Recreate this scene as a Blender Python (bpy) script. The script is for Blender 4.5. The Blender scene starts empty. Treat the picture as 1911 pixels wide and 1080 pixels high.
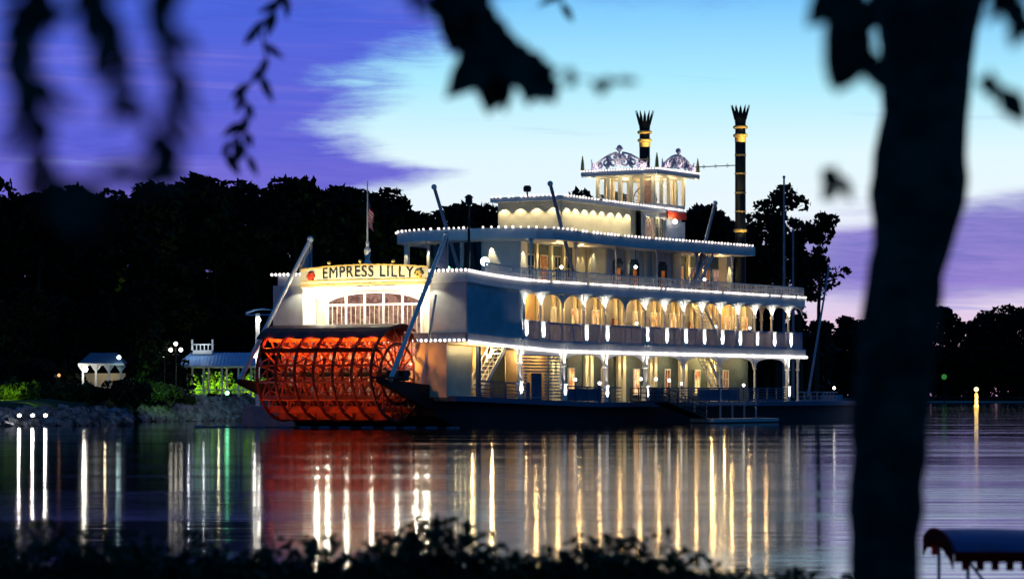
import bpy, bmesh, math, random
import numpy as np
from mathutils import Vector, Matrix
random.seed(7); rng = np.random.default_rng(7)
R = math.radians
sc = bpy.context.scene
COL = sc.collection

# ------------------------------------------------------------------ camera
CAMZ, FPX, HOR = 2.6, 5500.0, 736.0          # eye height, focal length in photo pixels, horizon row
cd = bpy.data.cameras.new('camera'); cam = bpy.data.objects.new('camera', cd); COL.objects.link(cam)
cam.location = (0, 0, CAMZ); cam.rotation_euler = (R(90), 0, 0)
cd.sensor_width = 36; cd.lens = FPX/1911*36; cd.shift_y = (HOR-540)/1911
cd.clip_start = .1; cd.clip_end = 9000
cd.dof.use_dof = True; cd.dof.focus_distance = 235; cd.dof.aperture_fstop = cd.lens/1000/.030
cd.dof.aperture_fstop = 3.4
sc.camera = cam
sc.view_settings.view_transform = 'Standard'; sc.view_settings.look = 'None'
sc.view_settings.exposure = 0; sc.view_settings.gamma = 1
sc.cycles.max_bounces = 6; sc.cycles.diffuse_bounces = 2; sc.cycles.glossy_bounces = 3
sc.cycles.transparent_max_bounces = 8; sc.cycles.use_denoising = True
sc.cycles.sample_clamp_indirect = 6

def at(x, y, Y):                              # a point seen at photo pixel (x, y), Y metres away
    return Vector(((x-955.5)/FPX*Y, Y, CAMZ+(HOR-y)/FPX*Y))

# ------------------------------------------------------------------ node helper
class NT:
    def __init__(s, t): s.t = t; s.n = t.nodes; s.l = t.links
    def new(s, k, **kw):
        n = s.n.new(k)
        for a, b in kw.items(): setattr(n, a, b)
        return n
    def put(s, sock, v):
        if isinstance(v, bpy.types.NodeSocket): s.l.new(v, sock)
        elif v is not None: sock.default_value = v
    def m(s, op, a, b=None, c=None, clamp=False):
        n = s.new('ShaderNodeMath', operation=op, use_clamp=clamp)
        s.put(n.inputs[0], a); s.put(n.inputs[1], b); s.put(n.inputs[2], c)
        return n.outputs[0]
    def ss(s, x, a, b):
        n = s.new('ShaderNodeMapRange', interpolation_type='SMOOTHSTEP')
        s.put(n.inputs['Value'], x); s.put(n.inputs['From Min'], a); s.put(n.inputs['From Max'], b)
        return n.outputs[0]
    def mix(s, f, a, b):
        n = s.new('ShaderNodeMix', data_type='RGBA')
        s.put(n.inputs[0], f); s.put(n.inputs[6], a if isinstance(a, bpy.types.NodeSocket) else (*a, 1)); s.put(n.inputs[7], b if isinstance(b, bpy.types.NodeSocket) else (*b, 1))
        return n.outputs[2]
    def ramp(s, x, stops):
        n = s.new('ShaderNodeValToRGB'); e = n.color_ramp.elements
        while len(e) < len(stops): e.new(.5)
        for i, (p, c) in enumerate(stops):
            e[i].position = p; e[i].color = (*c, 1) if len(c) == 3 else c
        s.put(n.inputs[0], x); return n.outputs[0]
    def noise(s, vec, scale, detail=3, rough=.5):
        n = s.new('ShaderNodeTexNoise'); s.put(n.inputs['Vector'], vec)
        n.inputs['Scale'].default_value = scale; n.inputs['Detail'].default_value = detail; n.inputs['Roughness'].default_value = rough
        return n.outputs[0]
    def vec(s, x, y, z):
        n = s.new('ShaderNodeCombineXYZ')
        for i, v in enumerate((x, y, z)): s.put(n.inputs[i], v)
        return n.outputs[0]
def L(r, g, b):
    f = lambda c: (c/255/12.92 if c <= 10 else ((c/255+.055)/1.055)**2.4)
    return (f(r), f(g), f(b))

# ------------------------------------------------------------------ world: dusk sky with a bank of cloud
w = bpy.data.worlds.new('World'); sc.world = w; w.use_nodes = True
t = NT(w.node_tree); t.n.clear()
SUN_EL, SUN_AZ = 1.0, 20.0
tc = t.new('ShaderNodeTexCoord'); sp = t.new('ShaderNodeSeparateXYZ'); t.l.new(tc.outputs['Generated'], sp.inputs[0])
dx, dy, dz = sp.outputs
dyc = t.m('MAXIMUM', dy, .25)
a_ = t.m('MULTIPLY', t.m('DIVIDE', dx, dyc), 5.5)
e_ = t.m('MULTIPLY', t.m('DIVIDE', dz, dyc), 5.5)
pv = t.vec(a_, t.m('MULTIPLY', e_, 2.2), 0)
n1 = t.m('SUBTRACT', t.noise(pv, 3.2, 5, .6), .5)
pv2 = t.vec(a_, t.m('MULTIPLY', e_, 6.0), 3.0)
n2 = t.m('SUBTRACT', t.noise(pv2, 2.2, 5, .55), .5)
pv3 = t.vec(t.m('MULTIPLY', a_, .6), t.m('MULTIPLY', t.m('ADD', e_, t.m('MULTIPLY', a_, .05)), 14.0), 7.0)
n3 = t.m('SUBTRACT', t.noise(pv3, 2.5, 4, .55), .5)
pv4 = t.vec(t.m('MULTIPLY', a_, 1.6), t.m('MULTIPLY', t.m('ADD', e_, t.m('MULTIPLY', n2, .10)), 26.0), 11.0)
n4 = t.m('SUBTRACT', t.noise(pv4, 3.0, 6, .65), .5)
clear = t.ramp(e_, [(0, L(205,150,205)), (.10, L(238,200,225)), (.20, L(226,226,248)), (.30, L(236,245,255)), (.45, L(222,248,255)), (.58, L(172,236,255)), (.74, L(118,200,254)), (1, L(60,110,230))])
cloudc = t.ramp(t.m('ADD', e_, t.m('MULTIPLY', n2, .25)), [(0, L(130,105,190)), (.34, L(116,108,212)), (.48, L(92,98,216)), (.64, L(76,98,220)), (.78, L(66,100,222)), (1, L(45,70,180))])
cloudc = t.mix(t.m('MULTIPLY', t.ss(n3, -.05, .22), .34), cloudc, L(140,125,222))
cloudc = t.mix(t.m('MULTIPLY', t.ss(t.m('ADD', n2, t.m('MULTIPLY', n4, .6)), .0, .3), .5), cloudc, L(66,76,196))
# edge of the left bank: ramp gives the edge position for each height
edge = t.m('SUBTRACT', t.ramp(e_, [(0, (.10,)*3), (.33, (.22,)*3), (.385, (.32,)*3), (.418, (.51,)*3), (.445, (.34,)*3), (.49, (.28,)*3), (.54, (.36,)*3), (.60, (.34,)*3), (.65, (.47,)*3), (.72, (.52,)*3), (.80, (.78,)*3), (.9, (1,)*3)]), .60)
mk = t.m('ADD', t.m('SUBTRACT', edge, a_), t.m('ADD', t.m('MULTIPLY', n1, .30), t.m('ADD', t.m('MULTIPLY', n2, .26), t.m('MULTIPLY', n4, .14))))
mask = t.ss(mk, -.09, .12)
col = t.mix(mask, clear, cloudc)
# thin streaks in the clear part and the low cloud to the right
wisp = t.m('MULTIPLY', t.ss(n3, .09, .26), t.ss(e_, .75, .3))
col = t.mix(t.m('MULTIPLY', wisp, .62), col, L(125,150,228))
low = t.m('MULTIPLY', t.ss(t.m('ADD', e_, t.m('ADD', t.m('MULTIPLY', n2, .18), t.m('MULTIPLY', a_, -.06))), .33, .26), t.ss(t.m('ADD', e_, t.m('MULTIPLY', n2, .12)), .15, .22))
low = t.m('MULTIPLY', low, t.ss(a_, .25, .65))
col = t.mix(t.m('MULTIPLY', low, .90), col, t.mix(t.ss(t.m('ADD', n4, n2), -.25, .25), L(84,86,192), L(128,112,208)))
topc = t.m('MULTIPLY', t.ss(t.m('ADD', e_, t.m('MULTIPLY', n1, .25)), .70, .82), .55)
col = t.mix(topc, col, L(105,125,225))
# higher and behind the camera the evening sky is deep blue
up = t.ss(dz, .13, .30); back = t.ss(t.m('ADD', dy, t.m('MULTIPLY', dz, .4)), .965, .80)
col = t.mix(up, col, (.006, .04, .17))
col = t.mix(back, col, (.002, .064, .205))
col = t.mix(t.ss(dz, -.002, -.03), col, (.002, .006, .02))
bg = t.new('ShaderNodeBackground'); t.l.new(col, bg.inputs[0]); bg.inputs[1].default_value = 1.0
sky = t.new('ShaderNodeTexSky', sky_type='NISHITA'); sky.sun_disc = False; sky.sun_elevation = R(SUN_EL); sky.sun_rotation = R(SUN_AZ)
bg2 = t.new('ShaderNodeBackground'); t.l.new(sky.outputs[0], bg2.inputs[0]); bg2.inputs[1].default_value = .004
ad = t.new('ShaderNodeAddShader'); t.l.new(bg.outputs[0], ad.inputs[0]); t.l.new(bg2.outputs[0], ad.inputs[1])
wo = t.new('ShaderNodeOutputWorld'); t.l.new(ad.outputs[0], wo.inputs[0])
sl = bpy.data.lights.new('sun', 'SUN'); sl.energy = .01; sl.angle = R(.5); sl.color = (1, .7, .5)
so = bpy.data.objects.new('sun', sl); COL.objects.link(so)
sd = Vector((math.sin(R(SUN_AZ))*math.cos(R(SUN_EL)), math.cos(R(SUN_AZ))*math.cos(R(SUN_EL)), math.sin(R(SUN_EL))))
so.rotation_euler = sd.to_track_quat('Z', 'Y').to_euler()

# ------------------------------------------------------------------ materials
def mat(name, col, rough=.6, metal=0, var=.12, scale=3., bump=0., col2=None, spec=.4):
    m = bpy.data.materials.new(name); m.use_nodes = True
    t = NT(m.node_tree); b = t.n['Principled BSDF']
    tc = t.new('ShaderNodeTexCoord')
    n = t.noise(tc.outputs['Object'], scale, 4, .6)
    c2 = col2 or tuple(c*(1-2.2*var) for c in col)
    c = t.mix(t.ss(n, .3, .7), c2, tuple(min(1, x*(1+var*.6)) for x in col))
    t.l.new(c, b.inputs['Base Color']); b.inputs['Roughness'].default_value = rough; b.inputs['Metallic'].default_value = metal
    b.inputs['Specular IOR Level'].default_value = spec
    if bump:
        bp = t.new('ShaderNodeBump'); bp.inputs['Strength'].default_value = bump; bp.inputs['Distance'].default_value = .05
        t.l.new(t.noise(tc.outputs['Object'], scale*3, 4, .6), bp.inputs['Height']); t.l.new(bp.outputs[0], b.inputs['Normal'])
    return m
def emit(name, col, s, var=0, scale=2., col2=None):
    m = bpy.data.materials.new(name); m.use_nodes = True
    t = NT(m.node_tree); t.n.clear()
    e = t.new('ShaderNodeEmission'); o = t.new('ShaderNodeOutputMaterial'); t.l.new(e.outputs[0], o.inputs[0])
    e.inputs[0].default_value = (*col, 1); e.inputs[1].default_value = s
    if var:
        tc = t.new('ShaderNodeTexCoord'); n = t.noise(tc.outputs['Object'], scale, 3, .7)
        t.l.new(t.mix(t.ss(n, .38, .62), col2 or tuple(c*(1-var) for c in col), col), e.inputs[0])
    return m
M = {}
M['white'] = mat('white_paint', (.78,.79,.78), .5, var=.05, scale=.8)
M['cream'] = mat('cream_paint', (.78,.70,.50), .6, var=.06, scale=.8)
M['teal_wall'] = mat('dark_teal_wall_paint', (.085,.12,.12), .6, var=.1)
M['bluegrey'] = mat('blue_grey_wall_paint', (.34,.36,.38), .6, var=.08, scale=.6)
M['board'] = mat('weathered_white_siding', (.62,.65,.68), .6, var=.09, scale=.6)
M['hull'] = mat('black_hull_paint', (.006,.007,.010), .6, var=.2, scale=.6)
M['deck'] = mat('deck_planks', (.20,.19,.17), .7, var=.2, scale=1.)
M['grey'] = mat('grey_paint', (.30,.33,.40), .5, var=.1)
M['railblue'] = mat('blue_grey_rail_paint', (.42,.48,.68), .5, var=.1)
M['navy'] = mat('navy_paint', (.10,.14,.24), .5, var=.1)
M['red'] = mat('red_wheel_paint', (.60,.09,.02), .42, var=.25, scale=1.2, spec=.5)
M['darkred'] = mat('dark_red_paint', (.16,.012,.012), .5, var=.2)
M['sign_red'] = mat('red_sign_board', (.7,.06,.02), .5, var=.1)
M['gold'] = mat('gold_leaf', (.80,.50,.14), .35, .8, var=.1)
M['goldp'] = mat('gold_paint', (.85,.55,.14), .5, 0, var=.1)
M['black'] = mat('black_iron', (.012,.016,.018), .4, .3, var=.2)
M['brown'] = mat('varnished_wood', (.25,.09,.03), .45, var=.3, scale=2)
M['letter'] = mat('dark_letter_paint', (.03,.03,.03), .5, var=.1)
M['green_door'] = mat('dark_green_door', (.02,.05,.05), .5, var=.1)
M['amber'] = mat('amber_interior_wall', (.72,.50,.22), .6, var=.08, scale=.7)
M['roofblue'] = mat('blue_metal_roof', (.30,.52,.85), .45, 0, var=.1)
M['rock'] = mat('grey_riprap_rock', (.20,.21,.24), .85, var=.35, scale=1.2, bump=.4)
M['bark'] = mat('dark_bark', (.055,.060,.040), .9, var=.35, scale=9, bump=.8)
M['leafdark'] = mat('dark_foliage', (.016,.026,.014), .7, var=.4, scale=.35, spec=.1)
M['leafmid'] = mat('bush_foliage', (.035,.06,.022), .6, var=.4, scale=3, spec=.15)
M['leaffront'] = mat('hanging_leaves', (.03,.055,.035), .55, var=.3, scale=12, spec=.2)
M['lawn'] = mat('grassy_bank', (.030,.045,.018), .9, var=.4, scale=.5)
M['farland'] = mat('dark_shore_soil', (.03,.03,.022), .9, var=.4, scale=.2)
M['water_glint'] = mat('pale_painted_water_glint', (.62,.60,.52), .9, var=.15, scale=.1)  # pale colour standing in for sky reflected along the far water line
M['canvas_red'] = mat('red_canvas', (.42,.035,.03), .7, var=.25, scale=6)
t = NT(M['canvas_red'].node_tree); pb = t.n['Principled BSDF']; tr = t.new('ShaderNodeBsdfTranslucent'); tr.inputs[0].default_value = (1,.07,.04,1)
mx = t.new('ShaderNodeMixShader'); mx.inputs[0].default_value = .85; t.l.new(pb.outputs[0], mx.inputs[1]); t.l.new(tr.outputs[0], mx.inputs[2]); t.l.new(mx.outputs[0], t.n['Material Output'].inputs[0])
M['canvas_blue'] = mat('navy_canvas', (.035,.07,.22), .5, var=.2, scale=3)
M['fibre'] = mat('pale_boat_fibreglass', (.6,.6,.58), .4, var=.06)
M['bulb'] = emit('white_light_bulb', (1,.90,.88), 2.2)
M['bulbs'] = emit('string_bulb', (1,.90,.86), 1.9)
M['globe'] = emit('lamp_globe', (1,.93,.80), 9)
M['globe_blue'] = emit('blue_white_globe', (.75,1,1), 5)
M['globe_green'] = emit('green_globe', (.2,1,.5), 9)
M['cyan'] = emit('cyan_lit_glass', (.03,.75,.8), 1.3)
M['flood'] = emit('flood_lamp_face', (1,.95,.9), 16)
M['warmwin'] = emit('warm_lit_window', (1,.55,.2), 2.0, var=.8, scale=1.3, col2=(.35,.10,.03))
M['whitewin'] = emit('bright_lit_window', (1,.82,.5), 2.6, var=.7, scale=1.1, col2=(.5,.3,.12))
M['rosewin'] = emit('curtained_stern_window', (.62,.34,.26), .75, var=.6, scale=2.2, col2=(.26,.12,.09))
M['darkwin'] = mat('dark_window_glass', (.006,.02,.022), .12, var=.1, spec=.6)
M['doorglow'] = emit('orange_door_glow', (.75,.22,.06), .55, var=.6, scale=2.)
M['lampwarm'] = emit('table_lamp_glow', (1,.5,.15), 2.2)
M['lampwarm2'] = emit('orange_lit_panel', (.9,.22,.04), .8, var=.5)
M['glass'] = mat('pilot_house_glass', (.9,.95,1), .05)
g = M['glass'].node_tree.nodes['Principled BSDF']; g.inputs['Alpha'].default_value = .12
# flag: red and white stripes with a blue canton
fm = bpy.data.materials.new('striped_flag_cloth'); fm.use_nodes = True; t = NT(fm.node_tree)
tc = t.new('ShaderNodeTexCoord'); s3 = t.new('ShaderNodeSeparateXYZ'); t.l.new(tc.outputs['UV'], s3.inputs[0])
st = t.m('GREATER_THAN', t.m('FRACT', t.m('MULTIPLY', s3.outputs[1], 6.5)), .5)
c = t.mix(st, (.6,.02,.03), (.75,.72,.72))
can = t.m('MULTIPLY', t.m('LESS_THAN', s3.outputs[0], .4), t.m('GREATER_THAN', s3.outputs[1], .46))
t.l.new(t.mix(can, c, (.02,.03,.16)), t.n['Principled BSDF'].inputs[0]); M['flag'] = fm
# water: dark, glossy, very gentle ripples lengthened along the shore
wm = bpy.data.materials.new('lake_water'); wm.use_nodes = True; t = NT(wm.node_tree); b = t.n['Principled BSDF']
b.inputs['Base Color'].default_value = (.002,.004,.008,1); b.inputs['IOR'].default_value = 1.333
tc = t.new('ShaderNodeTexCoord')
mp = t.new('ShaderNodeMapping'); mp.inputs['Scale'].default_value = (.02,.10,1); t.l.new(tc.outputs['Object'], mp.inputs[0])
big = t.noise(mp.outputs[0], 1.0, 4, .6)
rr = t.new('ShaderNodeMapRange'); t.l.new(t.ss(big, .42, .66), rr.inputs[0]); rr.inputs[3].default_value = .030; rr.inputs[4].default_value = .070
sw = t.new('ShaderNodeSeparateXYZ'); t.l.new(tc.outputs['Object'], sw.inputs[0])
lane = t.m('MULTIPLY', t.m('MULTIPLY', t.ss(sw.outputs[1], 850, 880), t.ss(sw.outputs[1], 985, 960)), t.ss(t.noise(mp.outputs[0], .25, 2), .30, .45))   # wind ruffled lane near the far shore
t.l.new(t.m('ADD', rr.outputs[0], t.m('ADD', t.m('MULTIPLY', lane, .9), t.m('MULTIPLY', t.ss(sw.outputs[1], 190, 45), .045))), b.inputs['Roughness'])
mp2 = t.new('ShaderNodeMapping'); mp2.inputs['Scale'].default_value = (.12,.9,1); t.l.new(tc.outputs['Object'], mp2.inputs[0])
mp3 = t.new('ShaderNodeMapping'); mp3.inputs['Scale'].default_value = (.5,3.2,1); mp3.inputs['Rotation'].default_value = (0,0,.06); t.l.new(tc.outputs['Object'], mp3.inputs[0])
bp = t.new('ShaderNodeBump'); bp.inputs['Strength'].default_value = 1; bp.inputs['Distance'].default_value = .014
t.l.new(t.m('ADD', t.noise(mp2.outputs[0], 1.2, 3, .5), t.m('MULTIPLY', t.noise(mp3.outputs[0], 1.0, 3, .55), t.m('MULTIPLY', t.ss(big, .40, .62), .65))), bp.inputs['Height']); t.l.new(bp.outputs[0], b.inputs['Normal'])
M['water'] = wm

# ------------------------------------------------------------------ mesh builder
class MB:
    """collects shapes; xf maps builder coordinates to object coordinates"""
    def __init__(s, boat=False): s.v = []; s.f = []; s.boat = boat
    def add(s, vs, fs):
        o = len(s.v); s.v += [tuple(p) for p in vs]; s.f += [tuple(i+o for i in f) for f in fs]; return s
    def box(s, a, b):
        x0,y0,z0 = a; x1,y1,z1 = b
        return s.add([(x0,y0,z0),(x1,y0,z0),(x1,y1,z0),(x0,y1,z0),(x0,y0,z1),(x1,y0,z1),(x1,y1,z1),(x0,y1,z1)],
                     [(0,3,2,1),(4,5,6,7),(0,1,5,4),(1,2,6,5),(2,3,7,6),(3,0,4,7)])
    def tube(s, pts, rs, n=8, caps=True):
        pts = [Vector(p) for p in pts]
        if not hasattr(rs, '__len__'): rs = [rs]*len(pts)
        vs = []; fs = []
        for i, p in enumerate(pts):
            d = (pts[min(i+1, len(pts)-1)]-pts[max(i-1, 0)]).normalized()
            if i == 0: ref = Vector((1,0,0)) if abs(d.x) < .8 else Vector((0,1,0))
            e1 = d.cross(ref).normalized(); e2 = d.cross(e1); ref = -e2 if ref.dot(e2) < 0 else e2
            for k in range(n):
                an = 2*math.pi*k/n
                vs.append(p+e1*(math.cos(an)*rs[i])+e2*(math.sin(an)*rs[i]))
        for i in range(len(pts)-1):
            for k in range(n):
                k2 = (k+1) % n; fs.append((i*n+k, i*n+k2, (i+1)*n+k2, (i+1)*n+k))
        if caps: fs.append(tuple(range(n))[::-1]); fs.append(tuple((len(pts)-1)*n+k for k in range(n)))
        return s.add(vs, fs)
    def bar(s, p, q, wd, ht, up=(0,0,1)):
        p = Vector(p); q = Vector(q); d = (q-p).normalized(); up = Vector(up)
        sd = d.cross(up)
        if sd.length < 1e-4: sd = d.cross(Vector((1,0,0)))
        sd.normalize(); u2 = sd.cross(d)
        c = [(-1,-1),(1,-1),(1,1),(-1,1)]
        vs = [e+sd*(a*wd/2)+u2*(b_*ht/2) for e in (p, q) for a, b_ in c]
        return s.add(vs, [(0,1,2,3),(7,6,5,4),(0,4,5,1),(1,5,6,2),(2,6,7,3),(3,7,4,0)])
    def lathe(s, c, prof, n=16):
        vs = []; fs = []
        for r, z in prof:
            for k in range(n): vs.append((c[0]+r*math.cos(2*math.pi*k/n), c[1]+r*math.sin(2*math.pi*k/n), c[2]+z))
        for i in range(len(prof)-1):
            for k in range(n): fs.append((i*n+k, i*n+(k+1)%n, (i+1)*n+(k+1)%n, (i+1)*n+k))
        fs.append(tuple(range(n))[::-1]); fs.append(tuple((len(prof)-1)*n+k for k in range(n)))
        return s.add(vs, fs)
    def ball(s, c, r, n=8, m=5):
        return s.lathe((c[0], c[1], c[2]), [(max(.02*r, r*math.sin(math.pi*i/m)), -r*math.cos(math.pi*i/m)) for i in range(m+1)], n)
    def poly(s, pts, n):                      # prism: outline pts (3D, planar) extruded by vector n
        k = len(pts); n = Vector(n); vs = [Vector(p) for p in pts]+[Vector(p)+n for p in pts]
        return s.add(vs, [tuple(range(k)), tuple(range(2*k-1, k-1, -1))]+[(i, i+k, (i+1)%k+k, (i+1)%k) for i in range(k)])
    def strip(s, st):                         # slab: stations (u, halfwidth, ztop, zbot)
        vs = []; fs = []
        for u, wd, a, b_ in st: vs += [(u,-wd,b_),(u,wd,b_),(u,wd,a),(u,-wd,a)]
        for i in range(len(st)-1):
            o = i*4
            for k in range(4): fs.append((o+k, o+(k+1)%4, o+4+(k+1)%4, o+4+k))
        e = (len(st)-1)*4; fs += [(3,2,1,0), (e,e+1,e+2,e+3)]
        return s.add(vs, fs)
    def build(s, name, m, parent=None, smooth=False, origin=None):
        vs = [(p[0], -p[1], p[2]) for p in s.v] if s.boat else s.v
        if origin is not None: vs = [(p[0]-origin[0], p[1]-origin[1], p[2]-origin[2]) for p in vs]
        me = bpy.data.meshes.new(name); me.from_pydata([tuple(p) for p in vs], [], s.f); me.update()
        if len(s.f) < 60000:
            bm = bmesh.new(); bm.from_mesh(me); bmesh.ops.recalc_face_normals(bm, faces=bm.faces); bm.to_mesh(me); bm.free()
        if smooth: me.shade_smooth()
        me.materials.append(M[m] if isinstance(m, str) else m)
        o = bpy.data.objects.new(name, me); COL.objects.link(o)
        if parent: o.parent = parent
        if origin is not None: o.location = origin
        return o
def tag(o, label=None, cat=None, group=None, kind=None):
    if label: o['label'] = label
    if cat: o['category'] = cat
    if group: o['group'] = group
    if kind: o['kind'] = kind
    return o
def thing(name, loc, label, cat, rz=0, group=None):
    o = bpy.data.objects.new(name, None); COL.objects.link(o); o.location = loc; o.rotation_euler = (0,0,rz)
    return tag(o, label, cat, group)
def copy_tree(o, parent=None):
    c = o.copy(); COL.objects.link(c)
    if parent: c.parent = parent
    for ch in list(o.children): copy_tree(ch, c)
    return c
def lamp(kind, loc, power, col=(1,.8,.55), r=.06, parent=None, target=None, cone=60, blend=.6):
    ld = bpy.data.lights.new(kind.lower()+'_lamp', kind); ld.energy = power; ld.color = col; ld.shadow_soft_size = r
    if kind == 'SPOT': ld.spot_size = R(cone); ld.spot_blend = blend
    o = bpy.data.objects.new('lamp_light', ld); COL.objects.link(o); o.location = loc
    if target is not None: o.rotation_euler = (Vector(loc)-Vector(target)).to_track_quat('Z', 'Y').to_euler()
    if parent: o.parent = parent
    return o

# ------------------------------------------------------------------ the lake and the land
MB().add([(-4000,2,0),(4000,2,0),(4000,8000,0),(-4000,8000,0)], [(0,1,2,3)]).build('lake_water', 'water'); tag(bpy.data.objects['lake_water'], kind='structure')
tag(MB().add([(-5000,-300,-3),(5000,-300,-3),(5000,8500,-3),(-5000,8500,-3)], [(0,1,2,3)]).build('ground', 'farland'), kind='structure')

def terrain(name, line, depth, ztop, m, seed=0, slope=6):
    """bank: front shoreline (x, y) points, rising over slope metres to ztop, running back by depth"""
    r = random.Random(seed); mb = MB(); pts = []
    for (x0,y0), (x1,y1) in zip(line, line[1:]):
        n = max(1, int(math.hypot(x1-x0, y1-y0)/4))
        pts += [(x0+(x1-x0)*k/n, y0+(y1-y0)*k/n) for k in range(n)]
    pts.append(line[-1])
    rows = [(-4,-1.2), (0,-.05), (slope*.35, ztop*.45), (slope, ztop*.85), (slope*2.2, ztop), (depth*.4, ztop*1.1), (depth, ztop*1.3)]
    vs = []; fs = []
    for d, z in rows:
        for x, y in pts: vs.append((x+r.uniform(-.3,.3), y+d+r.uniform(-.4,.4)*(d > -4), z+(r.uniform(-.12,.12)*ztop*.5 if z > 0 else 0)))
    n = len(pts)
    for j in range(len(rows)-1):
        for i in range(n-1): fs.append((j*n+i, j*n+i+1, (j+1)*n+i+1, (j+1)*n+i))
    mb.add(vs, fs); return tag(mb.build(name, m, smooth=True), kind='structure')
terrain('left_bank', [(-75,238),(-46,240),(-41,243),(-38,252),(-36.5,284),(-22,303),(-14,306),(5,330),(35,350),(42,352)], 70, 2.1, 'lawn', 1)
terrain('far_shore_land', [(60,980),(200,980),(420,1000)], 200, 1.6, 'farland', 2, 12)
tag(MB().poly([(95,972,.02),(420,990,.02),(420,996,.5),(95,981,.5)], (0,0,.06)).build('painted_glint_strip', 'water_glint'), kind='structure')  # pale strip painted as the bright line of sky reflected on ruffled water
terrain('far_left_land', [(-400,420),(-80,330),(-60,320)], 300, 2.5, 'farland', 5, 12)
# near bank under the shrubs
mb = MB(); rows = [(1.5,1.25),(6,1.25),(11,1.15),(15,.95),(17.2,.35),(19,-.5)]; vs = []; fs = []; nx = 40
for y, z in rows:
    for i in range(nx): vs.append((-12+i*24/(nx-1), y, z+rng.uniform(-.04,.04)))
for j in range(len(rows)-1):
    for i in range(nx-1): fs.append((j*nx+i, j*nx+i+1, (j+1)*nx+i+1, (j+1)*nx+i))
tag(mb.add(vs, fs).build('near_bank', 'lawn', smooth=True), kind='structure')

# ------------------------------------------------------------------ trees
def leaves_mesh(name, centres, radii, per, size, m, seed, flat=1.0):
    r = np.random.default_rng(seed); V = []
    for c, rad, n in zip(centres, radii, per):
        d = r.normal(size=(n,3)); d /= np.linalg.norm(d, axis=1)[:,None]
        p = np.array(c)+d*(rad*np.cbrt(r.uniform(.25,1,size=(n,1))))*np.array([1,1,flat])
        V.append(p)
    P = np.concatenate(V); n = len(P)
    a = r.normal(size=(n,3)); a /= np.linalg.norm(a, axis=1)[:,None]
    b = np.cross(a, r.normal(size=(n,3))); b /= np.linalg.norm(b, axis=1)[:,None]
    s = size*r.uniform(.6,1.35,size=(n,1))
    vs = np.stack([P-a*s, P-b*s*.55, P+a*s, P+b*s*.55], 1).reshape(-1,3)
    me = bpy.data.meshes.new(name); me.vertices.add(4*n); me.vertices.foreach_set('co', vs.ravel())
    me.loops.add(4*n); me.loops.foreach_set('vertex_index', np.arange(4*n, dtype=np.int32))
    me.polygons.add(n); me.polygons.foreach_set('loop_start', np.arange(0,4*n,4, dtype=np.int32))
    me.update(calc_edges=True); me.validate(); me.materials.append(M[m]); return me
def tree_proto(kind, h, seed):
    r = random.Random(seed); cs = []; rs = []; ns = []; tb = MB()
    lean = Vector((r.uniform(-.03,.03), r.uniform(-.03,.03), 1))
    if kind == 'broad':
        top = h; tb.tube([(0,0,-1), lean*(h*.3), lean*(h*.6), lean*(h*.85)], [.45,.36,.24,.08], 7)
        for i in range(46):
            f = r.random()**.75; z = h*(.16+.80*f); env = (h*.24)*math.sin(math.pi*min(1, .20+.78*f))**.7
            an = r.uniform(0, 6.28); q = env*math.sqrt(r.random())*1.05
            c = lean*z+Vector((math.cos(an)*q, math.sin(an)*q, 0)); cs.append(c); rr = h*r.uniform(.055,.10); rs.append(rr); ns.append(int(85*(rr/(h*.075))**2))
            if i % 4 == 0: tb.tube([lean*(z*.75), c], [.14,.05], 5)
        return leaves_mesh('crown', cs, rs, ns, h*.022, 'leafdark', seed, .8), tb
    if kind == 'pine':                                  # bare tall trunk, loose crown of flat tufts
        pts = [lean*(h*k/8)+Vector((r.uniform(-.15,.15), 0, 0)) for k in range(9)]
        tb.tube([(0,0,-1)]+pts[1:], [.36,.34,.32,.29,.25,.21,.16,.11,.05], 7)
        for i in range(30):
            f = r.random(); z = h*(.58+.40*f); env = h*.17*(1-.55*f)*(.55+.45*math.sin(3*f*3.14))
            an = r.uniform(0, 6.28); q = max(.4, env*r.uniform(.3,1)); c = lean*z+Vector((math.cos(an)*q, math.sin(an)*q, r.uniform(0,.5)))
            cs.append(c); rs.append(h*r.uniform(.035,.065)); ns.append(42)
            tb.tube([lean*(z*.955), c], [.10,.035], 5)
        return leaves_mesh('crown', cs, rs, ns, h*.017, 'leafdark', seed, .55), tb
protos = {}
def tree(kind, var, h, loc, label, group, rz=None, cat='tree'):
    key = (kind, var)
    if key not in protos:
        me, tb = tree_proto(kind, 25., 100+var*7+(50 if kind == 'pine' else 0))
        root = thing(kind+'_tree' if kind == 'pine' else 'broadleaf_tree', (0,0,0), 'tree', 'tree')
        o = bpy.data.objects.new('crown', me); COL.objects.link(o); o.parent = root
        tb.build('trunk', 'bark', root); protos[key] = root; c = root
    else: c = copy_tree(protos[key])
    c.location = loc; k = h/25.; c.scale = (k*random.uniform(.9,1.15), k*random.uniform(.9,1.15), k)
    c.rotation_euler = (0,0,random.uniform(0,6.28) if rz is None else rz)
    tag(c, label, cat, group); return c
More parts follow.
